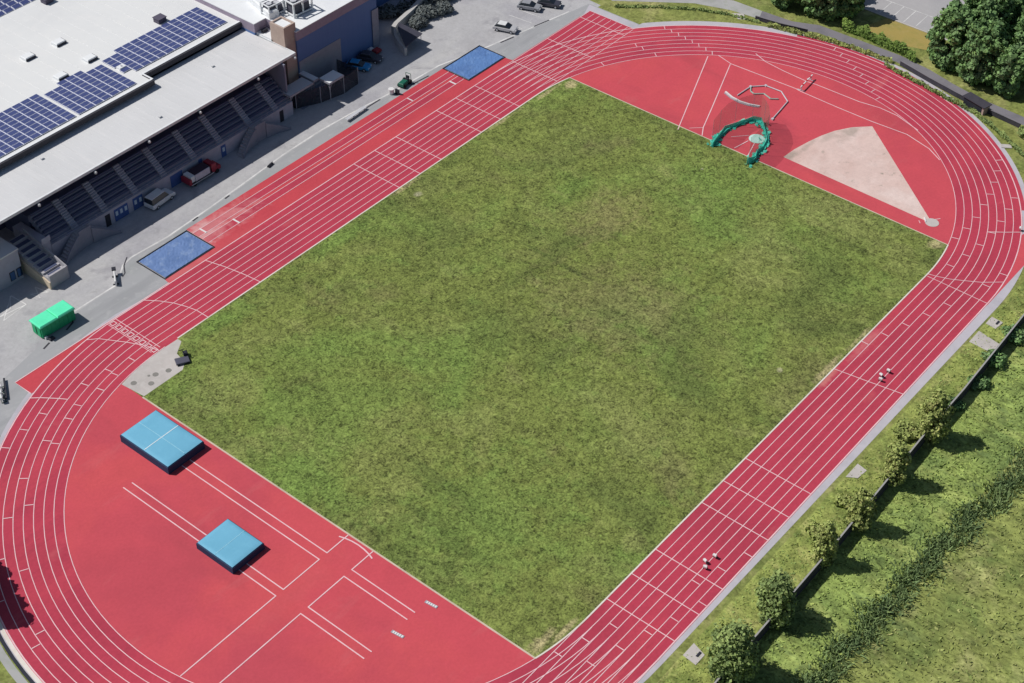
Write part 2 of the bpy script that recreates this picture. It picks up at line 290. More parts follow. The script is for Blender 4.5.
# paved yard in front of the stand and the car park at its end
struct('yard', [(-75, 46), (-66, 52), (-66, 160), (64, 160), (68.5, 66), (72, 54), (71.5, 46), (-58, 44)], .008, M['asphalt'])
struct('strip_pavement', [(-66, 44.5), (-63, 47.2), (-44.6, 51.5), (-36.2, 51.6), (-34.2, 53.0), (-32.6, 54.3), (-30.6, 54.8), (-24, 54.4), (-15, 54.9), (-6.2, 55.6), (2, 56.3), (10.7, 56.5), (19, 56), (26.4, 55.2), (37.5, 54.8), (47.7, 52.2), (66, 48.8), (70.6, 47.9), (70.6, 36.3), (-50, 30), (-66, 40)], .012, M['slabs'])
struct('track_path', arc(CX, 47.75, -90, 50, 60) + arc(-CX, 47.0, 90, 270, 60), .014, M['path'])
struct('chute_path', [(66, 46), (70.4, 47.7), (70.4, 36.9), (66, 35)], .0155, M['path'])
struct('outer_path', arc(-CX, 48.5, 150, 228, 24) + arc(-CX, 47.55, 228, 150, 24), .0145, M['path_grey'])
mb = MB(); mb.line(arc(-CX, 46.62, 150, 228, 24), .5, .0175); mb.build('white_kerb', M['kerb'], kind='structure')
mb = MB(); mb.wall(arc(-CX, 47.2, 152, 228, 24), .42, 0, .03); mb.build('drain_channel', M['drain'], kind='structure')

# red rubber: whole oval with its side wedges and jump area
oval = stadium(R8 + .12)
struct('track_base', oval, .018, M['track_red'])
struct('jump_area', [(-58.2, 43.06), (-40, 43.0), (66, 43.0), (66, 46.45), (46.9, 46.45), (46.7, 48.0), (37.1, 48.0), (37.1, 53.9), (-21.0, 53.9), (-21.2, 47.55), (-30.9, 47.45), (-31.1, 46.45), (-58.2, 46.45)], .0165, M['track_jump'])
struct('wedge_red', [(40, -46.42), (58.6, -46.42), (58.6, -43.0), (40, -40)], .0165, M['track_red'])
bp_ = MB(); A1 = arc(CX, 46.98, 16.4, -60, 40); A2 = arc(CX, 46.2, -60, 16.4, 40); bp_.sheet(A1 + A2, .0195); bp_.build('track_margin', M['track_lane'], kind='structure')
# crimson lanes
ann = MB()
po = stadium(R8); pi_ = stadium(R0); n = len(po)
ann.add([(x, y, .022) for x, y in po] + [(x, y, .022) for x, y in pi_], [(i, (i + 1) % n, n + (i + 1) % n, n + i) for i in range(n)])
ann.build('running_lanes', M['track_lane'], kind='structure')
struct('home_chute', [(CX, R0), (68.7, R0), (68.7, R8), (CX, R8)], .024, M['track_lane'])
struct('jump_lane', [(-21.0, 51.07), (37.1, 51.07), (37.1, 52.42), (-21.0, 52.42)], .0205, M['track_lane'])
struct('jump_lane_inner', [(-21.0, 49.0), (37.1, 49.0), (37.1, 50.33), (-21.0, 50.33)], .0205, M['track_lane'])

# infield
def xin(x):
    return math.sqrt(R0 ** 2 - max(0, abs(x) - CX) ** 2) if abs(x) > CX else R0
inner = []
for i in range(9): x = CX + (XB - CX) * i / 8; inner.append((x, xin(x) - .12))
right = list(inner)
pp = [(x, -y) for x, y in right] + right[::-1]
lx = [-(CX + (-XA - CX) * i / 8) for i in range(9)]
pp += [(x, xin(x) - .12) for x in lx] + [(x, -xin(x) + .12) for x in lx[::-1]]
struct('infield_grass', pp, .028, M['infield'])
struct('corner_pavement', [(-49.35, 35.25), (-48.95, 31.2), (-42.2, 31.15), (-41.0, 32.0), (-40.5, 34.2), (-38.4, 35.6), (-38.4, 36.36), (-40.58, 36.42), (-44, 36.3), (-47, 35.85)], .034, M['concrete'])
e = MB(); e.wall([(XA, -xin(XA)), (XA, 31.2)], .22, 0, .05); e.wall([(XB, -xin(XB)), (XB, xin(XB))], .16, 0, .05); e.build('field_edging', M['edging'], kind='structure')
e = MB(); e.wall([(-XA * -1 + 8.6 * 0, 0)] and [(x, -xin(x)) for x in lx[::-1]] + [(-20, -R0), (0, -R0), (20, -R0)] + [(x, -xin(x)) for x, _ in right], .2, 0, .055)
e.wall([(-38.3, R0), (-20, R0), (0, R0), (20, R0)] + [(x, xin(x)) for x, _ in right], .2, 0, .055)
e.build('track_kerb', M['kerb'], kind='structure')

# throwing sector
secp = [(52.35, -4.67), (55.4, -4.9), (58.6, -5.5), (61.4, -6.2), (64.0, -7.16), (66.7, -8.8), (69.06, -11.19), (60.67, -21.09), (52.6, -30.6), (52.0, -30.3)]
struct('landing_sector', secp, .024, M['sector'])
cap = MB(); cap.prism([(52.2 + 1.05 * math.cos(R(a)), -31.1 + 1.05 * math.sin(R(a))) for a in range(0, 360, 20)], 0, .05)
o = cap.build('shot_circle', M['concrete']); tag(o, 'pale round concrete throwing circle at the tip of the pink landing sector', 'throwing circle')
tb = MB(); tb.box(51.55, 52.75, -30.05, -29.85, .0, .14, rz=.62); tb.build('stop_board', M['white'], o)
for q in ([(51.4, -29.3), (50.9, -29.8)], [(53.1, -31.0), (53.9, -31.6)]): tb = MB(); tb.line(q, .12, .045); tb.build('circle_mark', M['line'], o)

# ---------------------------------------------------------------- white lines
W = .10
ln = MB()
for kx in range(9):
    r = R0 + LW * kx; z = .040
    if kx == 0:
        ln.line(arc(CX, r, 90, -90, 64), W, z); ln.line(arc(-CX, r, 90, 270, 64), W, z)
    else:
        ln.line(stadium(r), W if kx < 8 else .16, z, closed=True)
ln.build('lane_lines', M['line'], kind='structure')
ch = MB()
for kx in range(0, 9):
    y = R0 + LW * kx
    ch.line([(CX + 2, y), (68.4, y)], W, .044)
    ch.line([(-CX - 1, -y), (-CX - 22, -y)], W, .044)
ch.line([(68.68, R0 - .1), (68.68, R8)], .12, .048)
ch.build('chute_lines', M['line'], kind='structure')
cr = MB()
def xline(x, side, a=0.0, b=8.0, w=.12, z=.048):
    cr.line([(x, side * (R0 + LW * a)), (x, side * (R0 + LW * b))], w, z)
for x in (7.2, 12.0, 17.0, 26.85, 31.7, 36.6, 46.6, 56.3, 65.8): xline(x, 1)
for x in (-7.5, -12.6, -17.4, -27.3, -32.2, -37.15): xline(x, -1)
cr.line([(14.4, -R0), (15.1, -41), (16.0, -R8)], .11, .048)
cr.line([(-22.5, R0), (-22.8, 39.5), (-23.4, 43), (-24.2, R8)], .12, .052)
cr.line([(-32.6, R0), (-32.62, 38.9), (-33.0, 40.6), (-33.6, 42.5), (-34.6, 44.4), (-35.9, R8)], .12, .052)
cr.line([(-41.1, R0 + .4), (-41.1, R8)], .10, .052)
def pol(cx, sg, lane, ang):  # lane measured in lane widths from the kerb
    r = R0 + LW * lane; return (cx + sg * r * math.cos(R(ang)), r * math.sin(R(ang)))
cr.line([pol(-CX, -1, 8, 82.5), pol(-CX, -1, 7, 83.9), pol(-CX, -1, 6, 84.6), pol(-CX, -1, 4, 86.1), pol(-CX, -1, 1.8, 87.7), pol(-CX, -1, 0, 88.3)], .12, .056)
cr.line([pol(-CX, -1, 8.1, 66.7), pol(-CX, -1, 7, 67.3), pol(-CX, -1, 6, 67.7), pol(-CX, -1, 5, 68.1), pol(-CX, -1, 4.02, 68.4)], .14, .056)
cr.line([pol(CX, 1, 8.1, -66.9), pol(CX, 1, 6.1, -67.9), pol(CX, 1, 4, -68.9)], .13, .056)
cr.line([pol(CX, 1, .0, -89.6), pol(CX, 1, 1, -89.2), pol(CX, 1, 2.57, -88.2), pol(CX, 1, 4.03, -86.9), pol(CX, 1, 5.81, -85.4), pol(CX, 1, 8.0, -83.0)], .11, .056)
xline(40.3, -1, .2, 8, .11, .060)
cr.build('cross_lines', M['line'], kind='structure')
tk = MB()
def tick(cx, sg, l, a):
    l = int(l); tk.line([pol(cx, sg, l + .06, a), pol(cx, sg, l + .94, a)], .12, .052)
for l, a in ((3, 73), (1, 73), (2, 67.6), (5, 63.9), (6, 59.6), (2, 63.8), (3, 57.6), (2, 57.1), (3, 41.9), (5, 39.5), (7, 55.2), (4, 27.4), (6, 30.9), (5, 14.0), (7, 22.7), (1, 83.1), (2, 78.2), (1, 77.9), (4, 48.3), (6, 12), (7, 3)):
    tick(-CX, -1, l, a)
for l, a in ((7, 45.6), (6, 44.3), (5, 42.9), (4, 41.5), (3, 40), (2, 38.5), (1, 36.8), (0, 35.2), (3, 54.1), (2, 52.9), (0, 50.5), (0, 65.7),
             (7, 7.3), (6, 5.1), (5, 2.6), (4, -.1), (3, -2.9), (2, -5.8), (1, -9), (0, -12.1), (7, -43.6), (6, -47.2), (5, -51.1), (4, -55.4), (3, -59.4), (2, -64.4), (1, -69.1), (0, -73.7),
             (7, -56.2), (6, -60.1), (5, -64.5), (4, -68.9), (3, -73.9), (2, -78.7), (1, -83.9), (7, -80.9), (6, -85.8)):
    tick(CX, 1, l, a)
for l, x in ((4, 36.44), (3, 32.56), (2, 28.76), (1, 25.04), (0, 21.73), (7, -20.9), (6, -24.8), (5, -28.45), (7, -30.6), (6, -34.6), (5, -38.1), (2, -39.84), (1, -43.5), (4, -41.9), (3, -45.8), (0, -47.1)):
    tk.line([(x, -(R0 + LW * (l + .06))), (x, -(R0 + LW * (l + .94)))], .12, .064)
tk.build('lane_ticks', M['line'], kind='structure')
# numbers row at the finish line: white lane boxes
bx = MB()
for l in range(8):
    x0 = -42.35; yc = R0 + LW * (l + .5)
    bx.line([(x0, yc - .33), (x0 + .75, yc - .33), (x0 + .75, yc + .33), (x0, yc + .33)], .13, .060, closed=True)
bx.line([(-42.6, R0 + .5), (-42.6, R8)], .08, .064)
bx.build('finish_boxes', M['line'], kind='structure')
# jump runways and javelin lines
jl = MB()
for y in (52.42, 51.07, 50.33, 49.0): jl.line([(-21.0, y), (37.1, y)], .10, .040)
jl.line([(-31, 46.45), (-58.2, 46.45), (-58.2, 43.1)], .14, .044)
zz = .040; W = .15
for a, b, far in ((-61.56, -60.32, -20.62), (-54.33, -53.0, -20.65)):
    jl.line([(a, 20.6 if a < -58 else 17.8), (a, -6.46)], W, zz); jl.line([(b, 20.4 if a < -58 else 17.8), (b, -6.46)], W, zz)
    jl.line([(a, far), (a, -10.55)], W, zz); jl.line([(b, far), (b, -10.55)], W, zz)
jl.line([(-76.4, -6.46), (-61.5, -6.46)], W, zz + .004); jl.line([(-60.38, -6.46), (-54.27, -6.46)], W, zz + .004); jl.line([(-53.06, -6.46), (-49.32, -6.46)], W, zz + .004)
jl.line([(-74.6, -10.55), (-61.5, -10.55)], W, zz + .004); jl.line([(-60.38, -10.55), (-54.27, -10.55)], W, zz + .004); jl.line([(-53.06, -10.55), (-49.32, -10.55)], W, zz + .004)
jl.line([(-50.2, -5.75), (-49.95, -6.5), (-49.76, -7.5), (-49.7, -8.5), (-49.76, -9.5), (-49.95, -10.5), (-50.2, -11.25)], .18, zz + .008)
# far D: second runway, steeplechase lane
jl.line([(69.6, 21.4), (54.3, 15.2), (47.9, 12.6)], W, zz); jl.line([(69.9, 17.0), (56.2, 11.7), (51.0, 9.75), (49.0, 8.6)], W, zz); jl.line([(51.0, 9.75), (49.4, 11.4)], .09, zz + .004)
jl.line([(71.0, 20.2), (70.1, 17.0), (70.3, 12), (70.6, 4.3), (70.4, 3.2), (70.2, -4), (70.2, -10.2), (70.6, -16.7), (69.3, -21.4), (67.6, -24.2)], W, zz + .004)
jl.line([(75.6, 15.5), (74.5, 12.8), (74.0, 9), (73.7, 4.0), (73.9, 2.4), (74.0, -5.9), (74.6, -9.5), (74.4, -12.8), (72.8, -17.5)], W, zz + .004)
jl.build('field_event_lines', M['line'], kind='structure')
# yard markings
ym = MB()
ym.line([(-44.0, 51.9), (-36.2, 51.9), (-34.2, 53.3), (-32.6, 54.6), (-30.6, 55.1), (-24, 54.7), (-15, 55.2), (-6.2, 55.9), (2, 56.6), (10.7, 56.8), (19, 56.3), (26.4, 55.5), (37.5, 55.0), (47.7, 52.5), (66, 49.0)], .30, .020)
for a, b in (((-51.2, 58.9), (-49.0, 59.3)), ((-51.3, 57.9), (-47.1, 58.3)), ((-51.2, 58.9), (-47.1, 58.3)), ((-49, 59.4), (-47.4, 61.5)), ((-51.3, 57.9), (-47.4, 61.4)), ((-47.1, 58.3), (-47.3, 61.5)),
             ((-45.2, 59.5), (-43.5, 58.1)), ((-45.0, 57.9), (-43.9, 60.4)), ((-44.9, 57.9), (-45.3, 59.6)), ((-43.9, 60.4), (-43.4, 58.0))):
    ym.line([a, b], .16, .020 + .001 * random.random())
for x in (55.6, 58.2, 60.8): ym.line([(x, 56.5), (x + .4, 51.6)], .14, .020)
ym.build('yard_markings', M['white_paint'], kind='structure')
dk = MB()
dk.line([(-31.0, 55.6), (-32.6, 54.4), (-33.6, 53.0), (-34.4, 52.6)], .18, .024)
for x, y, l, a in ((-12.0, 55.1, 1.0, .1), (-19.0, 54.7, 1.2, .1), (20, 55.6, 3.4, 0), (30, 54.6, 4, -.1), (50, 51.7, 3, -.2), (58, 50.6, 3.5, -.2), (-47, 49.6, 1.8, .35), (-51.5, 48.9, 1.4, .3)):
    dk.line([(x, y), (x + l * math.cos(a), y + l * math.sin(a))], .28, .024)
dk.build('drain_grates', M['dark_gap'], kind='structure')

# ---------------------------------------------------------------- sand pits under blue covers
def pit(name, label, x0, x1, y0, y1, m):
    t = thing(name, label, 'sand pit', ((x0 + x1) / 2, (y0 + y1) / 2, 0))
    hx, hy = (x1 - x0) / 2, (y1 - y0) / 2
    nx, ny = 26, 16; mb = MB(); vs = []
    for j in range(ny + 1):
        for i in range(nx + 1):
            vs.append((-hx + .12 + (2 * hx - .24) * i / nx, -hy + .12 + (2 * hy - .24) * j / ny, .09 + .05 * random.random()))
    mb.add(vs, [(j * (nx + 1) + i, j * (nx + 1) + i + 1, (j + 1) * (nx + 1) + i + 1, (j + 1) * (nx + 1) + i) for j in range(ny) for i in range(nx)])
    mb.build('cover_sheet', m, t)
    fr = MB(); w = .16
    fr.box(-hx - w, hx + w, hy, hy + w, 0, .13); fr.box(-hx - w, hx + w, -hy - w, -hy, 0, .08); fr.box(-hx - w, -hx, -hy, hy, 0, .10); fr.box(hx, hx + w, -hy, hy, 0, .10)
    fr.build('pit_frame', M['dark'], t); return t
pit('sand_pit', 'blue tarpaulin covered sand pit at the bottom-left end of the long jump runway', -30.75, -21.3, 47.6, 53.5, M['pit'])
pit('sand_pit', 'deep blue covered sand pit at the far end of the runway, near parked cars', 37.25, 46.7, 48.1, 53.7, M['pit_far'])
tb = MB(); tb.box(-.75, .75, -.13, .13, 0, .06)
o = tb.build('takeoff_board', M['white']); o.location = (-14.8, 49.65, .02); o.rotation_euler[2] = PI / 2; tag(o, 'white takeoff board in the inner long jump runway lane', 'takeoff board')
o2 = o.copy(); col.objects.link(o2); o2.location = (-19.6, 51.75, .02); tag(o2, 'white takeoff board closest to the near blue sand pit', 'takeoff board')
o3 = o.copy(); col.objects.link(o3); o3.location = (34.9, 49.65, .02); tag(o3, 'white takeoff board close to the far blue sand pit', 'takeoff board')
o4 = o.copy(); col.objects.link(o4); o4.location = (26.5, 51.75, .02); o4.scale = (.8, .7, 1); tag(o4, 'small white takeoff board in the outer runway lane, near the green machine', 'takeoff board')
for (x, y, lab) in ((-50.9, -21.3, 'grey and white distance board on red surface near the grass edge'), (-56.6, -21.2, 'grey and white distance board on red surface farther from the grass')):
    t = thing('distance_board', lab, 'marker board', (x, y, .02), PI / 2 + .12, 'striped boards behind the runways')
    b = MB(); b.box(-.85, .85, -.2, .2, 0, .05); b.build('board', M['pole_steel'], t)
    b = MB()
    for i in range(5): b.box(-.74 + .3 * i, -.54 + .3 * i, -.15, .15, .05, .07)
    b.build('white_panels', M['white'], t)

# ---------------------------------------------------------------- landing mats
def landing(name, label, x0, x1, y0, y1, h, cross):
    t = thing(name, label, 'landing mat', ((x0 + x1) / 2, (y0 + y1) / 2, .03))
    hx, hy = (x1 - x0) / 2, (y1 - y0) / 2
    b = MB(); b.box(-hx, hx, -hy, hy, 0, h - .10, bev=.12); b.build('foam_base', M['mat_side'], t)
    nx, ny = 20, 20; top = MB(); vs = []; ix, iy = hx - .13, hy - .13
    for j in range(ny + 1):
        for i in range(nx + 1):
            u, v = -1 + 2 * i / nx, -1 + 2 * j / ny
            z = h - .10 + .005 + .20 * (1 - v * v * .5) * (1 - u ** 8 * .3) * (.6 if abs(u) < 1 else .4) + .012 * random.random()
            vs.append((u * ix, v * iy, z if (abs(u) < 1 and abs(v) < 1) else h - .097))
    top.add(vs, [(j * (nx + 1) + i, j * (nx + 1) + i + 1, (j + 1) * (nx + 1) + i + 1, (j + 1) * (nx + 1) + i) for j in range(ny) for i in range(nx)])
    tp = top.build('top_cover', M['mat_top'], t, smooth=True)
    def zf(u, v): return h - .10 + .005 + .20 * (1 - v * v * .5) * (1 - u ** 8 * .3) * .6 + .02
    sm = MB()
    pts = [(-.97 + 1.94 * i / 16) for i in range(17)]
    def ribbon(fn, w):
        for a, b_ in zip(pts[:-1], pts[1:]):
            p, q = fn(a), fn(b_); d = Vector((q[0] - p[0], q[1] - p[1])).normalized(); nx_, ny_ = -d.y * w, d.x * w
            sm.add([(p[0] + nx_, p[1] + ny_, p[2]), (p[0] - nx_, p[1] - ny_, p[2]), (q[0] - nx_, q[1] - ny_, q[2]), (q[0] + nx_, q[1] + ny_, q[2])], [(0, 1, 2, 3)])
    ribbon(lambda s: (s * ix, 0, zf(s, 0)), .06 if cross else .035)
    sm.build('seam', M['seam_white'] if cross else M['seam'], tp)
    if cross:
        sm = MB(); ribbon(lambda s: (0, s * iy, zf(0, s)), .04); sm.build('seam', M['seam'], tp)
    return t
landing('landing_mat', 'large light blue pole vault mat with a white cross seam beside the grass corner', -56.45, -50.35, 17.85, 27.0, 1.35, True)
landing('landing_mat', 'smaller light blue high jump mat with one seam, in the middle of the red area', -62.5, -57.3, -.25, 6.05, 1.15, False)

# ---------------------------------------------------------------- throwing cage
cage = thing('throwing_cage', 'green netted throwing cage around a pale circle on the red surface by the grass', 'throwing cage', (53.9, 1.3, .03))
def L2(pts, z=0): return [(x - 53.9, y - 1.3) for x, y in pts]
base = L2([(47.3, 5.7), (48.6, 5.9), (50.3, 6.3), (52.7, 6.5), (54.6, 6.1), (56.4, 5.4), (57.6, 4.7), (58.1, 3.6), (57.1, 2.2), (55.9, .9), (54.2, -.3), (52.3, -.9), (50.2, -1.2), (48.6, -1.45), (47.0, -1.5)])
def cage_skirt():
    q = np.array(base); seg = np.hypot(*np.diff(q, axis=0).T); cum = np.concatenate([[0], np.cumsum(seg)]); n = 260
    t_ = rng.uniform(0, cum[-1], n); wd = np.interp(t_, [0, 1.5, 4, 11, 13, 16, cum[-1] - 2.5, cum[-1] - 1, cum[-1]], [.75, .8, .4, .5, .75, .5, .5, .85, .75])
    P = np.stack([np.interp(t_, cum, q[:, 0]) + rng.normal(0, .6, n) * wd, np.interp(t_, cum, q[:, 1]) + rng.normal(0, .6, n) * wd, .06 + .42 * rng.random(n) ** 2 * wd], 1)
    for r_ in range(2):
        zz_ = [(1.25 if i in (0, 1, 2, 12, 13, 14, 6, 7) else .8) * random.uniform(.55, 1.1) for i in range(len(base))]
        w_ = MB(); w_.wall([(x + random.uniform(-.25, .25), y + random.uniform(-.25, .25)) for x, y in base], .06 + .3 * r_, 0, 1, ztop=[z * (1 - .5 * r_) for z in zz_]); w_.build('net_drape', M['net'], cage)
    Nn = np.stack([rng.normal(0, .35, n), rng.normal(0, .35, n), np.ones(n)], 1)
    quadmesh('net_skirt', leaves(P, Nn, .42, .25), M['net'], cage)
nb = MB(); nb.wall(base, .02, 1.0, 5.2); nb.build('upper_net', M['net_thin'], cage)
for i in range(0, 15, 2):
    p_ = MB(); p_.tube((*base[i], 0), (*base[i], 5.2), .022, 6); p_.build('pole', M['pole_steel'], cage)
c_ = MB(); c_.prism([(1.3 * math.cos(R(a)), 1.3 * math.sin(R(a))) for a in range(0, 360, 12)], 0, .035); c_.build('throwing_circle', nmat('circle_pale', [(.52, .74, .68), (.40, .64, .56), (.60, .78, .74)], [(.7, .45, .65, .8), (2, .5, .7, .6)], rough=.7), cage)
c_ = MB(); c_.line([(-1.35, .75), (-4.5, 1.35)], .14, .03); c_.line([(-1.35, -.4), (-5.0, -1.5)], .14, .03); c_.line([(.0, 1.5), (-2.2, 3.5)], .09, .03); c_.line([(.2, -1.4), (.5, -2.2)], .1, .03); c_.build('sector_line', M['line'], cage)
# dismantled frames lying on the rubber
t = thing('cage_frame', 'grey polygon frame of a dismantled cage lying on the red surface', 'frame', (65, 7, .02))
b = MB(); P = [(62.44, 10.64), (66.1, 10.4), (67.97, 8.6), (68.1, 5.6), (66.24, 3.2), (63.2, 2.75), (60.2, 2.35)]
for a, c in zip(P[:-1], P[1:]): b.tube((a[0] - 65, a[1] - 7, .14), (c[0] - 65, c[1] - 7, .14), .10, 6)
b.build('outer_tube', M['steel'], t)
b = MB(); P = [(66.0, 10.3), (64.9, 9.6), (64.6, 8.8), (65.7, 7.5), (65.1, 5.8), (65.9, 4.8)]
for a, c in zip(P[:-1], P[1:]): b.tube((a[0] - 65, a[1] - 7, .12), (c[0] - 65, c[1] - 7, .12), .13, 6)
b.build('inner_tube', plain('tube_greygreen', (.33, .40, .36), .6), t)
for (x, y) in ((66.1, 10.4), (67.97, 8.6), (60.2, 2.35)): b = MB(); b.box(x - 65.2, x - 64.8, y - 7.2, y - 6.8, 0, .25); b.build('foot_plate', M['steel'], t)
t = thing('curved_beam', 'curved white and grey beam lying alone on the red surface', 'beam', (61.6, 9.2, .02))
b = MB(); P = [(62.1, 12.8), (61.4, 11), (61.2, 9.2), (61.45, 7.6), (62.1, 6.0)]
b.wall([(x - 61.6, y - 9.2) for x, y in P], .24, 0, .2); b.build('beam', M['white'], t)
b = MB(); b.wall([(x - 61.95, y - 9.2) for x, y in P], .14, 0, .12); b.build('rubber_edge', M['pole_steel'], t)

# ---------------------------------------------------------------- steeplechase barrier and hurdles
t = thing('steeplechase_barrier', 'white and red steeplechase barrier standing across the inside lane line', 'barrier', (72.6, 3.55, .03), .11)
b = MB(); b.box(-2.3, 2.3, -.08, .08, .72, .92); b.build('beam', M['white'], t)
for x in (-1.7, -.2, 1.2): b = MB(); b.box(x, x + .5, -.09, .09, .715, .925); b.build('red_band', plain('barrier_red', (.5, .05, .06)), t)
for x in (-1.9, 1.9):
    b = MB(); b.box(x - .08, x + .08, -.06, .06, 0, .72); b.box(x - .08, x + .08, -.7, .7, 0, .08); b.build('leg', M['steel'], t)

hg = plain('hurdle_green', (.03, .075, .05), .6)
def make_hurdle(label, loc, rz, group=None):
    t = thing('hurdle', label, 'hurdle', loc, rz, group)
    b = MB(); b.box(-.6, .6, -.24, .24, .62, .98, bev=.08); b.build('top_bar', M['white'], t)
    for x in (-.5, .5):
        b = MB(); b.box(x - .04, x + .04, -.03, .03, .07, .68); b.box(x - .05, x + .05, -.65, .06, 0, .07); b.build('leg', hg, t)
    b = MB(); b.box(-.46, .46, -.6, -.5, .07, .14); b.build('brace', hg, t)
    b = MB(); b.box(-.46, .46, -.02, .02, .3, .62); b.build('cross_board', hg, t)
    return t
h0 = make_hurdle('white and dark green hurdle nearest the start line, lower group of three', (-26.1, -42.9, .02), PI / 2 + .25, 'hurdles left on the back straight')
h0.scale = (.42, .65, .7)
for x, y, a, lab in ((-25.3, -42.35, PI / 2 - .3, 'white hurdle on the track, middle of the lower group of three'), (-23.9, -42.8, PI / 2, 'white hurdle on the track, farthest up the lane of the lower group'),
                     (16.2, -42.6, PI / 2 + .25, 'white and dark hurdle on the back straight beside the single cross line, near one'), (17.0, -42.25, PI / 2 - .3, 'white and dark hurdle on the back straight, middle of the upper pair'), (18.4, -42.6, PI / 2, 'pale thin hurdle farthest up the lane in the upper group'),
                     (58.9, -42.2, .3, 'white and green hurdle at the track edge in the right-hand bend'), (59.0, -43.2, -.2, 'white hurdle at the outer edge of the right-hand bend, lower one')):
    dup(h0, (x, y, .02), a, lab, (.42, .65, .7))
for i, (x, y) in enumerate(((-60.3, 46.8), (-61.0, 45.8), (-61.6, 44.9))):
    dup(h0, (x, y, .02), PI * .36, ('uppermost', 'middle', 'lowest')[i] + ' white hurdle of the row standing on grey paving at the left edge', (.8, 1, 1))
t = thing('rail', 'dark low rail on grey paving beside the left-hand hurdles', 'rail', (-59.9, 46.25, .012), math.atan2(3.3, 2.15))
b = MB(); b.box(-2.0, 2.0, -.12, .12, .28, .42); b.build('bar', M['dark'], t)
for x in (-1.7, 0, 1.7):
    b = MB(); b.box(x - .06, x + .06, -.09, .09, 0, .28); b.build('post', M['dark'], t)

# trolley on the concrete corner
t = thing('trolley', 'dark grey low trolley with an upright handle on the concrete corner', 'trolley', (-41.1, 32.3, .034), -.5)
b = MB(); b.box(-1.0, .9, -.65, .65, .18, .40, bev=.06); b.build('deck', plain('trolley_grey', (.085, .085, .12)), t)
b = MB(); b.box(.35, .95, .75, 1.5, .12, .7, bev=.1); b.build('engine', M['dark'], t)
b = MB(); b.tube((.6, .75, .4), (.2, .95, 1.35), .06); b.tube((-.2, .9, 1.35), (.6, 1.0, 1.35), .06); b.build('handle', M['dark'], t)
for x, y in ((-.7, -.6), (.6, -.6), (-.7, .6), (.6, .6)):
    b = MB(); b.tube((x, y - .06, .18), (x, y + .06, .18), .18, 10); b.build('wheel', M['rubber'], t)
for i, (x, y) in enumerate(((-48.15, 34.2), (-46.7, 32.35), (-45.15, 33.25), (-43.5, 32.5), (-45.9, 33.75))):
    b = MB(); r_ = .42 if i < 4 else .2
    b.prism([(x + r_ * math.cos(R(a)), y + r_ * math.sin(R(a))) for a in range(0, 360, 30)], .03, .045)
    o = b.build('ground_cover', plain('cover_grey', (.24, .23, .215), .9)); tag(o, ('round grey cover nearest the red edge on the concrete corner', 'round grey cover by the grass edge of the concrete corner', 'round grey cover in the middle of the concrete corner', 'faint grey cover on the concrete corner nearest the trolley', 'tiny grey cover at the centre of the concrete corner')[i], 'cover', 'covers in the concrete corner')

# ---------------------------------------------------------------- green container
t = thing('waste_container', 'bright green storage container with a two-part lid on the grey yard', 'container', (-47.45, 51.55, .012), -.04)
b = MB(); b.box(-2.75, 2.75, -1.15, 1.15, .15, 2.0); b.box(-2.6, 2.6, -1.0, 1.0, 0, .15)
for i in range(8): b.box(-2.5 + .68 * i, -2.38 + .68 * i, -1.21, -1.15, .2, 1.95); b.box(-2.5 + .68 * i, -2.38 + .68 * i, 1.15, 1.21, .2, 1.95)
b.build('body', M['green_bin'], t)
for x0, x1, s in ((-2.95, -.01, .1), (.01, 2.85, .16)):
    b = MB(); b.box(x0, x1, -1.32, 1.3, 2.0, 2.2 + s, bev=.14); b.build('lid', M['green_lid'], t)
b = MB(); b.box(-2.86, -2.75, -.9, -.05, .2, 1.9); b.box(-2.86, -2.75, .05, .9, .2, 1.9); b.build('door', M['green_bin'], t)
b = MB(); b.tube((-2.9, -.03, .5), (-2.9, -.03, 1.6), .04); b.build('handle', M['dark'], t)
for x in (-2.2, 2.2):
    b = MB(); b.tube((x, -1.2, .14), (x, -1.0, .14), .14, 10); b.build('wheel', M['rubber'], t)
t = thing('sack', 'small black sack and pale block on the ground by the green container', 'sack', (-49.6, 49.7, .012))
b = MB(); b.box(-.3, .5, -.35, .25, 0, .35, bev=.12); b.build('bag', M['dark'], t)
b = MB(); b.box(-.5, -.1, .4, .75, 0, .4, bev=.05); b.build('block', M['white'], t)

# ---------------------------------------------------------------- grandstand
st = thing('grandstand', 'long covered grandstand with a flat pale roof, dark seat rows and a lilac front wall', 'grandstand', (-15, 63.4, 0))
OX, OY = 15, -63.4
def sb(name, mb, m, par=st):
    mb.v = [(x + OX, y + OY, z) for x, y, z in mb.v]; return mb.build(name, m, par)
X0, X1 = -38.0, 11.0
sb('front_wall', MB().box(X0, X1, 63.4, 63.75, 0, 2.55), M['wall_lilac'])
NR = 7; dy, dz = .62, .50
b = MB()
for i in range(NR): b.box(X0 + .1, X1 - .1, 63.75 + dy * i, 63.75 + dy * (i + 1), 0 if i == 0 else 2.0 + dz * (i - 1), 2.55 + dz * i)
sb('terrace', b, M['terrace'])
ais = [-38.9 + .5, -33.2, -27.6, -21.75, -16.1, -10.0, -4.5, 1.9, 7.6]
sb('concourse', MB().box(X0 + .1, X1 - .1, 63.76 + dy * NR, 74.9, 0, 2.3 + dz * (NR - 1)), M['dark_floor'])
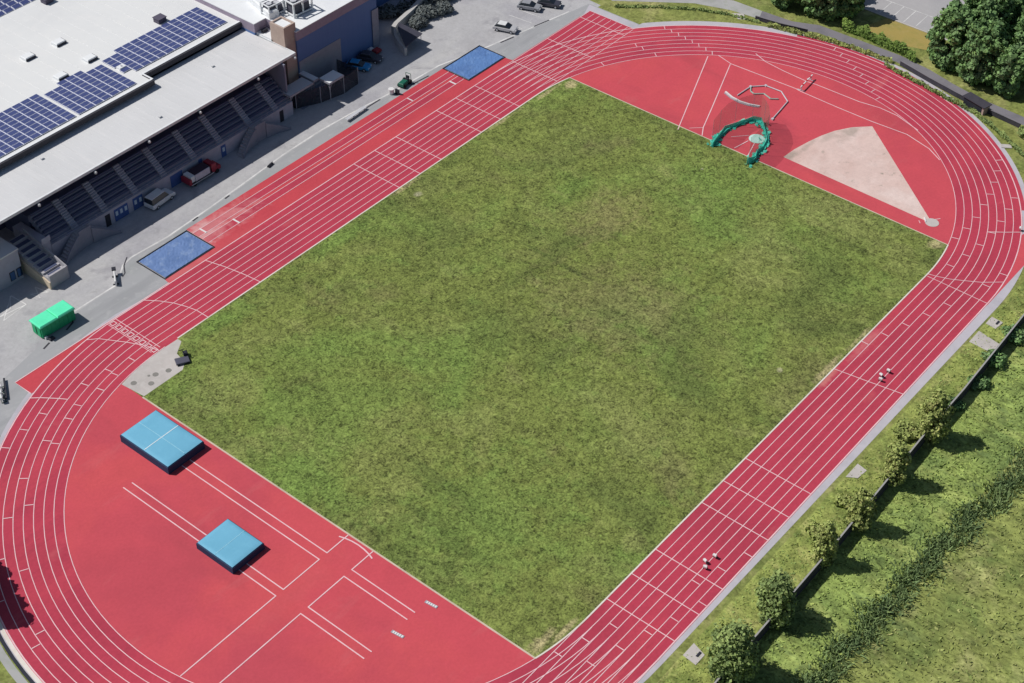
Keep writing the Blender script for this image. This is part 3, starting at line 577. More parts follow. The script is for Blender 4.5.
for k in range(1, NR):
    b = MB()
    for a, c in zip(ais[:-1], ais[1:]):
        if c > X1 - 1: c = X1 - .8
        b.box(a + .75, c - .75, 63.75 + dy * k + .16, 63.75 + dy * (k + 1) - .06, 2.55 + dz * k, 2.55 + dz * k + .30)
    b.box(8.4, 10.4, 63.75 + dy * k + .16, 63.75 + dy * (k + 1) - .06, 2.55 + dz * k, 2.55 + dz * k + .30)
    sb('seat_row', b, M['seat'])
for a in ais[1:]:
    b = MB()
    for i in range(NR * 2 - 1): b.box(a - .55, a + .55, 63.78 + dy / 2 * i, 63.78 + dy / 2 * (i + 1), 2.4, 2.62 + dz / 2 * (i + 1))
    sb('aisle', b, nmat('aisle_conc', [(.40, .41, .48), (.31, .32, .38)], [(.8, .45, .65, .8)], rough=.9))
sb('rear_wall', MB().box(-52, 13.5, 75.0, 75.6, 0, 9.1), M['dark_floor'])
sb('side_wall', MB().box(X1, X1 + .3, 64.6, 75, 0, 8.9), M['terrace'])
b = MB(); b.prism([(-50, 65.6), (14.3, 65.6), (14.0, 77.4), (-7.1, 77.4), (-7.1, 75.9), (-50, 75.9)], 9.0, 9.3)
for x in np.arange(-49.3, 13.6, 1.15): b.box(x - .03, x + .03, 65.62, 75.85 if x < -7.2 else 77.3, 9.3, 9.335)
for x, y in ((-44, 70), (-30.5, 73), (-12, 68), (3, 72.5)): b.box(x - .25, x + .25, y - .2, y + .2, 9.3, 9.55)
sb('canopy_roof', b, M['canopy'])
b = MB(); b.box(-50, 14.42, 65.28, 65.60, 8.95, 9.40); b.box(14.3, 14.48, 65.6, 77.4, 8.95, 9.38); sb('roof_edge', b, M['trim'])
for x in np.arange(-46, 14, 5.6):
    sb('roof_beam', MB().box(x - .12, x + .12, 65.8, 75, 8.55, 9.0), M['dark'])
for x in (-37.5, -27.2, -16.9, -6.6, 5.75, 13.9):
    b = MB(); b.tube((x, 65.28, 8.95), (x, 65.02, 8.72), .05)
    for j in range(6):
        a0, a1 = PI * j / 6 - PI / 2, PI * (j + 1) / 6 - PI / 2
        b.tube((x, 65.0 - .02, 8.72 + .25 * math.sin(a0)), (x, 65.0 - .02, 8.72 + .25 * math.sin(a1)), .25 * math.cos(a0) + .001, 10, r2=.25 * math.cos(a1) + .001)
    sb('canopy_light', b, M['white'])
for x0, x1, np_ in ((-26.5, -23.9, 3), (-22.9, -21.0, 2), (-15.4, -13.0, 0), (-4.9, -3.9, 1), (-9.6, -8.9, 0)):
    d = sb('door', MB().box(x0, x1, 63.34, 63.398, .05, 2.15), M['door_blue'])
    if np_:
        b = MB()
        for i in range(np_):
            xc = x0 + (x1 - x0) * (i + .5) / np_; b.box(xc - .22, xc + .22, 63.31, 63.34, 1.0, 1.75)
        sb('poster', b, M['poster'], d)
for x0, x1 in ((-28.2, -27.3), (8.0, 8.8)): sb('doorway', MB().box(x0, x1, 63.34, 63.398, .02, 2.1), M['dark'])
b = MB(); b.box(X0, X1, 63.36, 63.40, 2.55, 2.62)
for x in np.arange(X0, X1, 1.4): b.box(x, x + .05, 63.36, 63.40, 2.62, 3.15)
b.box(X0, X1, 63.36, 63.40, 3.15, 3.20); sb('handrail', b, M['pole_steel'])
# splayed stairs down to the yard
def splay(label, xc):
    t = thing('curved_stairs', label, 'stairs', (xc, 62.3, .012))
    b = MB(); b.box(-1.1, 1.1, -.2, 1.05, 0, 2.6); b.build('landing', M['stair_conc'], t)
    for sg in (-1, 1):
        b = MB(); outer = []; zt = []; inn = []
        for i in range(9):
            s0, s1 = i / 9, (i + 1) / 9
            def cpt(s): return (sg * (1.1 + 4.2 * s), 1.0 - .25 * s - 1.0 * s * s)
            (xa, ya), (xb, yb) = cpt(s0), cpt(s1); h = 2.6 * (1 - (i + .5) / 9)
            b.prism([(xa, ya - 1.35), (xb, yb - 1.35), (xb, yb), (xa, ya)] if sg > 0 else [(xa, ya), (xb, yb), (xb, yb - 1.35), (xa, ya - 1.35)], 0, h)
            outer.append((xa, ya - 1.42)); inn.append((xa, ya + .0)); zt.append(h + .4)
        outer.append((cpt(1)[0], cpt(1)[1] - 1.42)); zt.append(.5)
        b.build('flight', M['stair_conc'], t)
        w_ = MB(); w_.wall(outer, .16, 0, 1, ztop=zt); w_.build('parapet', M['stair_dark'], t)
    w_ = MB(); w_.wall([(-1.1, -.3), (1.1, -.3)], .16, 0, 3.3); w_.build('parapet', M['stair_dark'], t)
splay('curved double stairs against the stand front at its left-hand end', -33.0)
splay('curved double stairs against the stand front near its right-hand end', 2.4)

# stepped stair block at the left end, low wing beside it
t = thing('stair_block', 'stepped concrete stair block with dark treads and cream side, left of the stand', 'stairs', (-41.1, 58.2, .012))
b = MB(); tr = MB()
for i in range(8):
    y0 = .35 + i * 1.12; h = 1.75 + i * .29
    b.box(-1.5, 1.5, y0, y0 + 1.12, 0, h); tr.box(-1.05, 1.15, y0 + .12, y0 + .82, h, h + .05)
b.box(-1.5, 1.5, 0, .35, 0, 2.25); b.build('steps', M['stair_conc'], t); tr.build('tread', M['seat'], t)
s_ = MB(); s_.add([(-1.72, 0, 0), (-1.72, 9.3, 0), (-1.72, 9.3, 2.9), (-1.72, 0, 1.2), (-1.503, 0, 0), (-1.503, 9.3, 0), (-1.503, 9.3, 2.9), (-1.503, 0, 1.2)], [(0, 3, 2, 1), (4, 5, 6, 7), (3, 7, 6, 2), (0, 4, 7, 3), (1, 2, 6, 5), (0, 1, 5, 4)]); s_.build('side_wall', M['cream'], t)
s_ = MB(); s_.add([(1.503, 0, 0), (1.503, 9.3, 0), (1.503, 9.3, 4.5), (1.503, 0, 2.3), (1.7, 0, 0), (1.7, 9.3, 0), (1.7, 9.3, 4.5), (1.7, 0, 2.3)], [(0, 3, 2, 1), (4, 5, 6, 7), (3, 7, 6, 2), (0, 4, 7, 3), (1, 2, 6, 5), (0, 1, 5, 4)]); s_.build('side_wall', M['stair_conc'], t)
t = thing('low_wing', 'low lilac wing with blue windows and a pale flat roof at the far left', 'building', (-48, 66, .012))
b = MB(); b.box(-8, 4.5, -2.6, 2.8, 0, 5.1); b.build('wall', M['wall_lilac'], t)
b = MB(); b.box(-8, 4.6, -2.75, 2.8, 5.1, 5.32); b.build('roof', M['canopy'], t)
for x0 in (2.35, 3.55, 4.05):
    w_ = MB(); w_.box(x0, x0 + (.9 if x0 < 4 else .35), -2.66, -2.6, .55, 2.1); w_ = w_.build('window', M['dark'], t)
    g_ = MB(); g_.box(x0 + .1, x0 + (.8 if x0 < 4 else .27), -2.69, -2.66, .65, 2.0); g_.build('pane', nmat('window_blue', [(.07, .14, .30)], [], rough=.2), w_)
t = thing('stair_tower', 'grey block wall between the stair block and the first seat rows', 'wall', (-38.9, 66, .012))
b = MB(); b.prism([(-.7, -2.6), (.85, -2.6), (.85, 4), (-.7, 4)], 0, 3.6); b.build('block', M['wall_lilac'], t)
b = MB(); b.wall([(-.6, -2.7), (.0, -2.75), (.9, -2.65)], .15, 3.6, 4.5); b.build('parapet', M['wall_lilac'], t)

# ---------------------------------------------------------------- sports hall behind, with solar arrays
hall = thing('sports_hall', 'large sports hall with a white membrane roof carrying solar panels', 'building', (-20, 100, 0))
b = MB(); b.prism([(-65 + 20, -24.4), (13.4, -24.4), (13.4, 0), (34.2, -22), (34.2, 50), (-45, 50)][:3] + [(34.2, 0), (34.2, 50), (-45, 50)], 0, 10.1); b.build('wall', M['wall_grey'], hall)
b = MB(); b.prism([(-45, -24.7), (13.0, -24.7), (13.0, -22.4), (34.4, -22.4), (34.4, 50), (-45, 50)], 10.1, 10.5)
for x in np.arange(-44, 34, 2.6): b.box(x - .035, x + .035, -24.3 if x < 12.8 else -22.0, 49.9, 10.5, 10.54)
b.build('roof', M['roof'], hall)
b = MB(); b.box(-45, 12.9, -25.05, -24.7, 9.75, 10.55); b.box(13.2, 34.3, -22.75, -22.4, 9.75, 10.55); b.box(12.9, 13.2, -25.05, -22.4, 9.75, 10.55); b.build('fascia', M['dark_gap'], hall)
b = MB(); b.box(-45, 13.0, -24.7, -24.35, 10.5, 10.62); b.box(13.0, 34.4, -22.4, -22.05, 10.5, 10.62); b.box(34.1, 34.4, -22.05, 50, 10.5, 10.62); b.box(13.0, 13.3, -24.7, -22.4, 10.62, 10.66); b.build('roof_edge', M['roof_white'], hall)

pm_ = MB(); pm_.box(-.72, .72, -.44, .44, 0, .06); pm_.m = [1, 0, 1, 1, 1, 1]
pm_.box(-.815, .815, -.53, .53, -.03, 0, 1)
p0 = None
def solar(label, x0, y0, nx, ny, skip=(), z=10.5, px=1.63, py=1.06, tilt=0.0):
    global p0
    t = thing('solar_array', label, 'solar array', (x0, y0, z), 0, 'solar arrays on the hall roof')
    for j in range(ny):
        for i in range(nx):
            if (i, j) in skip: continue
            if p0 is None: p0 = pm_.build('panel', [M['solar'], M['solar_frame']], t); o = p0
            else: o = p0.copy(); col.objects.link(o); o.parent = t
            o.location = (px * (i + .5), py * (j + .5), .14); o.rotation_euler = (tilt, 0, 0)
    return t
solar('left-hand solar array on the hall roof, cut by the picture edge', -37.4, 76.3, 10, 9, {(0, 8), (1, 8)})
solar('middle solar array on the hall roof between the left one and the stepped edge', -20.6, 76.3, 7, 9, {(0, 8), (5, 8), (6, 8), (1, 8)})
solar('right-hand solar array on the hall roof with one missing panel', -8.6, 79.1, 13, 7, {(0, 2), (0, 6), (1, 6), (0, 0)})
solar('tilted grey-blue solar array at the top left corner of the hall roof', -14.2, 108.8, 7, 11, (), 10.55, 1.7, 1.35, .25)
sk = thing('skylight', 'white roof light with a dark side, lowest of four by the left solar array', 'roof light', (-15.6, 86.8, 10.5))
b = MB(); b.box(-.95, .95, -.75, .75, 0, .55, bev=.12); b.build('dome', M['roof_white'], sk)
b = MB(); b.box(.955, 1.02, -.7, .7, .02, .42); b.box(-.9, .9, -.82, -.755, .02, .40); b.build('dark_side', M['dark'], sk)  # dark plates on two sides of the dome
for x, y, lab in ((-15.3, 95.3, 'white roof light with a dark side, leftmost in the middle of the white roof'), (-9.4, 95.0, 'white roof light with a dark side, topmost of the four on the white roof'), (-9.3, 87.4, 'white roof light with a dark side, rightmost, just above the middle solar array')):
    dup(sk, (x, y, 10.5), 0, lab)
for x, y, lab in ((-2.2, 107.0, 'dark roof vent box beside the tilted solar array'), (5.7, 87.8, 'dark roof vent box above the right-hand solar array')):
    t = thing('roof_vent', lab, 'roof vent', (x, y, 10.5)); b = MB(); b.box(-.8, .8, -.7, .7, 0, .8, bev=.1); b.build('casing', plain('vent_mauve', (.10, .09, .13)), t); b = MB(); b.box(-.9, .9, -.8, .8, .8, .88); b.build('lid', plain('vent_mauve', (.10, .09, .13)), t)
t = thing('roof_hatch', 'small white square hatch in the gap of the right-hand solar array', 'hatch', (-7.7, 81.7, 10.5)); b = MB(); b.box(-.65, .65, -.5, .5, 0, .35, bev=.06); b.build('cover', M['roof_white'], t); b = MB(); b.tube((0, 0, .35), (0, 0, .5), .15); b.build('knob', M['steel'], t)

# wing with the dark blue wall
wg = thing('blue_wing', 'building wing with a dark blue wall, mauve fascia and white roof, right of the stand', 'building', (26, 67.3, 0))
b = MB(); b.prism([(-9.3, 0), (9.6, 0), (9.6, 9), (34, 9), (34, 60), (-12, 60), (-12, 7), (-9.3, 7)], 0, 9.75); b.build('wall', M['dark_blue'], wg)
b = MB(); b.prism([(-9.4, -.12), (9.7, -.12), (9.7, 8.9), (34, 8.9), (34, 60), (-12, 60), (-12, 6.9), (-9.4, 6.9)], 9.75, 11.3); b.build('fascia', M['purple'], wg)
b = MB(); b.prism([(-9.4, -.12), (9.7, -.12), (9.7, 8.9), (34, 8.9), (34, 60), (-12, 60), (-12, 6.9), (-9.4, 6.9)], 11.3, 11.42); b.build('roof', M['roof_white'], wg)
b = MB(); b.box(-9.2, .5, -.08, -.003, .02, 5.7); b.build('grey_panel', M['wall_panel'], wg)
b = MB(); b.box(8.2, 9.75, -.2, -.125, 0, 7.5); b.build('grey_panel', M['wall_panel'], wg)
b = MB(); b.box(9.62, 9.72, 1.2, 6, 2, 8); b.build('red_panel', plain('wine_panel', (.13, .05, .09)), wg)
t = thing('brick_tower', 'square pale brick tower with an open top beside the blue wing', 'tower', (15.7, 69.4, 0))
b = MB(); b.box(-1.3, 1.3, -1.8, -1.5, 0, 12.9); b.box(-1.3, -1.0, -1.5, 1.4, 0, 12.9); b.box(1.0, 1.3, -1.5, 1.4, 0, 12.9); b.box(-1.0, 1.0, 1.1, 1.4, 0, 12.9); b.build('brick_wall', M['brick'], t)
b = MB(); b.box(-1.0, 1.0, -1.5, 1.1, 12.0, 12.65); b.build('roof', M['roof_white'], t)
t = thing('linking_roof', 'low white roof between the hall roof and the brick tower', 'roof', (17.5, 76.5, 0))
b = MB(); b.box(-3.1, -.9, -6.0, 1, 9.0, 9.7); b.box(-3.1, 6, 1, 13, 9.0, 9.8); b.build('slab', M['roof_white'], t)
b = MB(); b.box(-2.6, -1.6, -3.4, -2.8, 9.7, 10.2); b.box(-2.0, -1.2, -5.4, -4.8, 9.7, 10.1); b.build('vent', M['dark'], t)
t = thing('roof_duct', 'tall white ventilation duct box lying across the low white roof', 'duct', (18.4, 76.5, 9.8), -.25)
b = MB(); b.box(-.9, .9, -3.6, 3.6, 1.62, 2.9, bev=.2); b.build('casing', M['roof_white'], t)
for y in (-3, 0, 3): b = MB(); b.box(-.7, .7, y - .2, y + .2, 0, 1.62); b.build('leg', M['steel'], t)
def plant_unit(label, x, y, s):
    t = thing('rooftop_plant', label, 'plant unit', (x, y, 11.42), -.1)
    t.scale = (s, s, s)
    fr = MB()
    for a in (-1.9, 1.9):
        for c in (-1.3, 1.3): fr.box(a - .13, a + .13, c - .13, c + .13, 0, 2.6)
    for c in (-1.3, 1.3):
        for z in (.35, 2.45): fr.box(-1.77, 1.77, c - .1, c + .1, z - .1, z + .1)
    for a in (-1.9, 1.9):
        for z in (.35, 2.45): fr.box(a - .1, a + .1, -1.17, 1.17, z - .1, z + .1)
    fr.box(-.13, .13, -1.42, -1.2, .45, 2.35); fr.build('frame', M['roof_white'], t)
    co = MB(); co.box(-1.6, -.1, -1.0, 1.0, .2, 2.2); co.box(.2, 1.6, -1.0, 1.0, .2, 1.8); co.build('cooler', plain('plant_dark', (.09, .09, .12)), t)
    for a in (-.85, .9):
        f = MB(); f.tube((a, 0, 1.82 if a > 0 else 2.22), (a, 0, 2.05 if a > 0 else 2.4), .55, 14); f.build('fan', M['steel'], t)
plant_unit('white framed plant unit with dark coolers, nearest the edge of the blue wing roof', 21.6, 71.6, 1.0)
plant_unit('white framed plant unit beside the tower, behind the nearest unit on the roof', 18.6, 74.4, .85)
plant_unit('white framed plant unit at the top picture edge on the blue wing roof', 24.3, 76.2, 1.0)

# yard canopies, mesh store
def canopy(name, label, x0, x1, y0, y1, z, m, posts):
    t = thing(name, label, 'canopy', ((x0 + x1) / 2, (y0 + y1) / 2, .012)); hx, hy = (x1 - x0) / 2, (y1 - y0) / 2
    b = MB(); b.box(-hx, hx, -hy, hy, z, z + .22); b.build('roof', m, t)
    b = MB(); b.box(-hx - .05, hx + .05, -hy - .06, -hy, z - .1, z + .26); b.box(-hx - .06, -hx, -hy, hy, z - .1, z + .26); b.build('gutter', M['pole_steel'], t)
    for (u, v) in posts:
        p_ = MB(); X, Y_ = u * (hx - .25), v * (hy - .25); p_.tube((X, Y_, 0), (X, Y_, z), .08, 8)
        p_.tube((X, Y_, z - 1.0), (X + (.9 if u < 0 else -.9), Y_, z), .05, 6); p_.tube((X, Y_, z - 1.0), (X, Y_ + (.9 if v < 0 else -.9), z), .05, 6); p_.build('post', M['pole_steel'], t)
canopy('entrance_canopy', 'grey flat canopy on braced posts at the right end of the stand', 10.7, 16.0, 63.5, 66.1, 3.4, M['canopy'], [(-1, -1), (1, -1), (-1, 1), (1, 1)])
canopy('store_canopy', 'small sunlit white canopy on thin posts over the dark mesh store', 17.6, 20.9, 61.3, 63.7, 3.4, M['roof_white'], [(-1, -1), (1, -1), (-1, 1), (1, 1)])
canopy('walkway_roof', 'narrow white walkway roof between the stand and the mesh store', 16.35, 17.5, 63.7, 67.2, 3.5, M['roof_white'], [(-1, -1), (1, 1)])
t = thing('mesh_store', 'dark mesh fenced store beneath the canopies beside the stand', 'enclosure', (18, 63, .012))
for (a, c) in (((-5.5, 1.2), (-1.6, -.6)), ((-1.6, -.6), (2.9, -1.6)), ((2.9, -1.6), (6.6, -1.3)), ((6.6, -1.3), (6.4, 3.4)), ((-5.5, 1.2), (-5.5, 3.0))):
    b = MB(); b.wall([a, c], .05, 0, 3.0); b.build('mesh_panel', M['mesh_dark'], t)
for a in ((-5.5, 1.2), (-1.6, -.6), (2.9, -1.6), (6.6, -1.3), (6.4, 3.4)):
    b = MB(); b.tube((*a, 0), (*a, 3.15), .07, 8); b.build('post', M['pole_steel'], t)
b = MB(); b.box(-5, 6, .2, 3.6, .0, .06); b.build('floor', M['stair_dark'], t)
for x, y, z_ in ((-3.5, 1.6, 1.1), (-.5, 1.5, .8), (2.4, 1.2, 1.3), (4.4, 1.6, .9)): b = MB(); b.box(x - .7, x + .7, y - .4, y + .5, .06, z_, bev=.08); b.build('crate', M['terrace'], t)

# ramp wall and added shelter right of the blue wing
t = thing('ramp_wall', 'pale curved concrete ramp wall right of the blue wing', 'wall', (42, 67, .012))
b = MB(); b.wall([(-2.2, .6), (-.8, 1.2), (1.6, 1.7), (4.5, 2.3), (7, 3.0), (9, 3.6)], .8, 0, 1.7); b.build('wall', plain('ramp_pale', (.50, .49, .48), .85), t)
b = MB(); b.wall([(-2.2, .2), (-3.6, -1.2), (-5, -3.6), (-5.8, -5.6)], .5, 0, 1.5); b.build('wall', plain('ramp_pale', (.50, .49, .48), .85), t)
t = thing('added_shelter', 'added dark sloping shelter roof in place of shade beside the pale ramp wall', 'shelter', (39.2, 64.2, .012))  # added shelter, its dark roof stands in for shade in the sunken ramp
b = MB(); b.add([(-3.0, -2.8, 1.7), (2.1, -2.1, 1.7), (1.4, 2.6, 2.4), (-.2, 1.6, 2.4), (-3.0, -2.8, 1.82), (2.1, -2.1, 1.82), (1.4, 2.6, 2.52), (-.2, 1.6, 2.52)], [(3, 2, 1, 0), (4, 5, 6, 7), (0, 1, 5, 4), (1, 2, 6, 5), (2, 3, 7, 6), (3, 0, 4, 7)]); b.build('roof', plain('shelter_shade', (.06, .06, .085)), t)
for x, y in ((-2.6, -2.5), (1.9, -1.9), (1.2, 2.3)): b = MB(); b.tube((x, y, 0), (x, y, 1.72), .06); b.build('post', M['steel'], t)

# ---------------------------------------------------------------- vehicles
def car(label, loc, rz, paint, L=4.3, Wd=1.8, H=1.45, roofm=None, van=False, group='cars in the yard'):
    t = thing('parked_car' if not van else 'parked_van', label, 'car' if not van else 'van', loc, rz, group)
    w = Wd / 2; hl = L / 2
    prof = [(-hl, .35), (-hl, .75), (-hl + .1, .86), (-hl * .62, .92), (hl * .42, .92), (hl * .9, .80), (hl, .62), (hl, .35)] if not van else [(-hl, .35), (-hl, 1.1), (hl * .45, 1.1), (hl * .88, 1.02), (hl, .75), (hl, .35)]
    def loft(prof, ws, name, m, par):
        b = MB(); n = len(prof); vs = []
        for k, (s, ins) in enumerate(((-1, 0), (-1, 0), (1, 0), (1, 0))): pass
        a = [(x, -ws(z), z) for x, z in prof]; c = [(x, ws(z), z) for x, z in prof]
        b.add(a + c, [tuple(range(n)), tuple(range(2 * n - 1, n - 1, -1))] + [(i, n + i, n + (i + 1) % n, (i + 1) % n) for i in range(n)])
        o = b.build(name, m, par)
        md = o.modifiers.new('bevel', 'BEVEL'); md.width = .07; md.segments = 2; return o
    loft(prof, lambda z: w, 'body', paint, t)
    zb = 1.1 if van else .92
    cab = [(-hl + .25, zb - .03), (-hl * .62, H - .06), (hl * .12, H - .06), (hl * .5, zb - .03)] if not van else [(-hl + .06, zb - .03), (-hl + .1, H - .08), (hl * .22, H - .08), (hl * .5, zb - .03)]
    loft(cab, lambda z: w - .08 - .18 * max(0, (z - zb) / (H - zb)), 'windows', M['glass'], t)
    x0, x1 = cab[1][0] + .03, cab[2][0] - .03
    b = MB(); b.box(x0, x1, -w + .25, w - .25, H - .075, H, bev=.04); b.build('roof', roofm or paint, t)
    for x in (-hl * .6, hl * .62):
        for s in (-1, 1):
            b = MB(); b.tube((x, s * (w - .2), .32), (x, s * (w + .02), .32), .32, 14); wh = b.build('wheel', M['rubber'], t)
            b = MB(); b.tube((x, s * (w + .02), .32), (x, s * (w + .035), .32), .18, 10); b.build('rim', M['steel'], wh)
    for s in (-1, 1):
        b = MB(); b.box(hl - .12, hl + .02, s * (w - .35) - .16, s * (w - .35) + .16, .58, .70); b.build('headlight', M['white'], t)
    return t
silver = plain('paint_silver', (.50, .50, .52), .3, spec=.6); carblack = plain('paint_graphite', (.055, .055, .075), .3, spec=.6)
blue_p = plain('paint_sky_blue', (.03, .30, .62), .3, spec=.6); red_p = plain('paint_red', (.30, .02, .04), .35, spec=.6); white_p = plain('paint_white', (.72, .73, .74), .35, spec=.5)
car('silver car with a dark side parked in the open yard beyond the far sand pit', (53.7, 53.6, .012), -1.25, silver, roofm=white_p)
car('dark car parked at the top of the yard near the track chute', (65.4, 53.0, .012), -1.15, carblack)
car('grey car parked beside the dark car at the top picture edge', (62.2, 55.0, .012), -1.2, plain('paint_grey', (.30, .31, .34), .3))
car('bright blue car parked against the blue wall', (28.0, 64.9, .012), -1.15, blue_p)
car('black car parked beside the bright blue car', (31.2, 65.2, .012), -1.2, carblack)
t = car('white van parked in the shade in front of the stand doors', (-18.9, 62.0, .012), .1, white_p, L=4.9, Wd=2.0, H=2.1, van=True)
t = thing('flatbed_truck', 'red truck with a pale side panel parked in the shade before the stand', 'truck', (-10.5, 61.95, .012), .0)
b = MB(); b.box(-3.1, 1.4, -1.0, 1.0, .5, .8); b.build('chassis', M['dark'], t)
b = MB(); b.box(-3.2, -2.75, -1.02, 1.02, .55, 1.5, bev=.06); b.build('tail_board', red_p, t)
b = MB(); b.box(-2.75, -1.9, -.9, .9, .8, 1.85, bev=.08); b.build('cargo', white_p, t)
b = MB(); b.box(-1.9, 1.2, -.95, .95, .8, 1.9, bev=.08); b.build('cargo', plain('truck_cover', (.05, .03, .05)), t)
b = MB(); b.box(-2.0, .9, -1.08, -.953, .85, 1.95); sp = b.build('side_panel', plain('panel_lilac', (.50, .48, .55)), t)
b = MB(); b.box(1.4, 2.35, -.95, .95, .45, 2.0, bev=.12); b.build('cab', red_p, t)
b = MB(); b.box(2.35, 3.25, -.92, .92, .45, 1.2, bev=.12); b.build('bonnet', red_p, t)
b = MB(); b.add([(2.36, -.85, 1.25), (2.36, .85, 1.25), (2.22, .8, 1.86), (2.22, -.8, 1.86), (2.42, -.85, 1.25), (2.42, .85, 1.25), (2.25, .8, 1.86), (2.25, -.8, 1.86)], [(4, 5, 6, 7), (3, 2, 1, 0), (0, 1, 5, 4), (3, 7, 6, 2), (0, 4, 7, 3), (1, 2, 6, 5)]); b.build('windscreen', M['glass'], t)
for x in (-2.2, 2.4):
    for s in (-.9, .9): b = MB(); b.tube((x, s - .12, .36), (x, s + .12, .36), .36, 14); b.build('wheel', M['rubber'], t)
b = MB(); b.box(-2.9, 1.6, -1.14, -1.09, .5, .62); b.build('side_rail', M['steel'], t)
t = thing('hand_cart', 'small red cart with a pale sack at the foot of the blue wall', 'cart', (33.6, 66.2, .012))
b = MB(); b.box(-.6, .7, -.9, .2, .3, .8, bev=.08); b.build('tub', plain('cart_red', (.40, .05, .06)), t)
b = MB(); b.box(-.9, .1, .3, 1.0, .2, .9, bev=.2); b.build('sack', M['white'], t)
for s in (-.7, .7): b = MB(); b.tube((s, -.5, .22), (s + .1, -.5, .22), .22, 10); b.build('wheel', M['rubber'], t)
gt = plain('mower_green', (.015, .13, .085), .5)
t = thing('ride_on_mower', 'small dark green ride-on machine at the edge of the runway', 'machine', (29.2, 55.4, .012), .15)
b = MB(); b.box(-1.2, .4, -.55, .55, .35, .95, bev=.12); b.build('bonnet', gt, t)
b = MB(); b.box(.4, 1.3, -.5, .5, .35, .6, bev=.08); b.build('deck', gt, t)
b = MB(); b.box(.5, 1.0, -.3, .3, .6, .85, bev=.05); b.box(.95, 1.1, -.3, .3, .85, 1.35, bev=.03); b.build('seat', M['dark'], t)
b = MB(); b.tube((1.2, -.5, .5), (1.2, -.5, 1.7), .05); b.tube((1.2, .5, .5), (1.2, .5, 1.7), .05); b.tube((1.2, -.5, 1.7), (1.2, .5, 1.7), .05); b.build('roll_bar', gt, t)
b = MB(); b.tube((.15, 0, .95), (.35, 0, 1.2), .03); b.tube((.35, 0, 1.18), (.37, 0, 1.22), .2, 10); b.build('steering_wheel', M['dark'], t)
for x, r_ in ((-.8, .32), (.8, .42)):
    for s in (-.62, .62): b = MB(); b.tube((x, s - .12, r_), (x, s + .12, r_), r_, 12); b.build('wheel', M['rubber'], t)
t = thing('waste_bin', 'white bin with a dark stand beside the green machine', 'bin', (25.8, 55.0, .012))
b = MB(); b.tube((0, .3, .1), (0, .3, 1.0), .42, 12, r2=.5); b.build('drum', M['white'], t)
b = MB(); b.box(.5, .75, -.9, -.1, 0, .9); b.box(.3, .9, -.9, -.1, 0, .08); b.build('stand', M['dark'], t)
t = thing('white_barrier', 'white upright barrier board in the yard near the blue sand pit', 'barrier', (-35.6, 52.7, .012), .95)
b = MB(); b.box(-1.3, 1.3, -.12, .12, .15, .95, bev=.05); b.build('board', M['white'], t)
for x in (-.9, .9): b = MB(); b.box(x - .1, x + .1, -.4, .4, 0, .15); b.build('foot', M['dark'], t)
b = MB(); b.box(1.15, 1.85, -.3, .3, .9, 1.1); b.build('box', M['dark'], t)
t = thing('bench', 'pale slatted bench in the yard alongside the long jump runway', 'bench', (17.4, 55.4, .012), .05)
b = MB(); b.box(-2.4, 2.4, -.3, .3, .42, .5); b.build('seat', M['steel'], t)
for x in (-2, -.7, .7, 2): b = MB(); b.box(x - .05, x + .05, -.28, .28, 0, .42); b.build('leg', M['steel'], t)
t = thing('low_kerb_block', 'short dark block on the pavement beside the runway', 'block', (-1.5, 56.0, .012), .2)
b = MB(); b.box(-.6, .6, -.22, .22, 0, .3, bev=.06); b.build('block', M['dark'], t); b = MB(); b.box(-.7, .7, -.05, .05, .3, .36); b.build('handle', M['dark'], t)

# ---------------------------------------------------------------- vegetation
def leaves(pts, nrm, size, jit=.45):
    """one quad per point, facing roughly along nrm"""
    n = len(pts); nr = nrm + rng.normal(0, jit, (n, 3)); nr /= np.linalg.norm(nr, axis=1)[:, None] + 1e-9
    t = rng.normal(0, 1, (n, 3)); u = np.cross(nr, t); u /= np.linalg.norm(u, axis=1)[:, None] + 1e-9; w = np.cross(nr, u)
    s = (size * rng.uniform(.55, 1.25, n))[:, None]; a = rng.uniform(.6, 1.1, n)[:, None]
    V = np.empty((n, 4, 3)); V[:, 0] = pts - u * s; V[:, 1] = pts - w * s * a; V[:, 2] = pts + u * s; V[:, 3] = pts + w * s * a
    return V.reshape(-1, 3)
def quadmesh(name, V, m, parent=None):
    n = len(V) // 4; me = bpy.data.meshes.new(name)
    me.vertices.add(len(V)); me.vertices.foreach_set('co', V.astype(np.float32).ravel())
    me.loops.add(4 * n); me.loops.foreach_set('vertex_index', np.arange(4 * n, dtype=np.int32))
    me.polygons.add(n); me.polygons.foreach_set('loop_start', np.arange(0, 4 * n, 4, dtype=np.int32))
    me.update(calc_edges=True); me.validate(); me.materials.append(m)
    o = bpy.data.objects.new(name, me); col.objects.link(o)
    if parent: o.parent = parent
    return o
def blob_pts(clumps, per, shell=.55):
    P = []; Nn = []
    for (c, r) in clumps:
        d = rng.normal(0, 1, (per, 3)); d /= np.linalg.norm(d, axis=1)[:, None]
        rad = (shell + (1 - shell) * rng.random(per) ** .6)[:, None]
        P.append(np.array(c) + d * rad * np.array(r)); Nn.append(d + np.array((0, 0, .25)))
    return np.concatenate(P), np.concatenate(Nn)
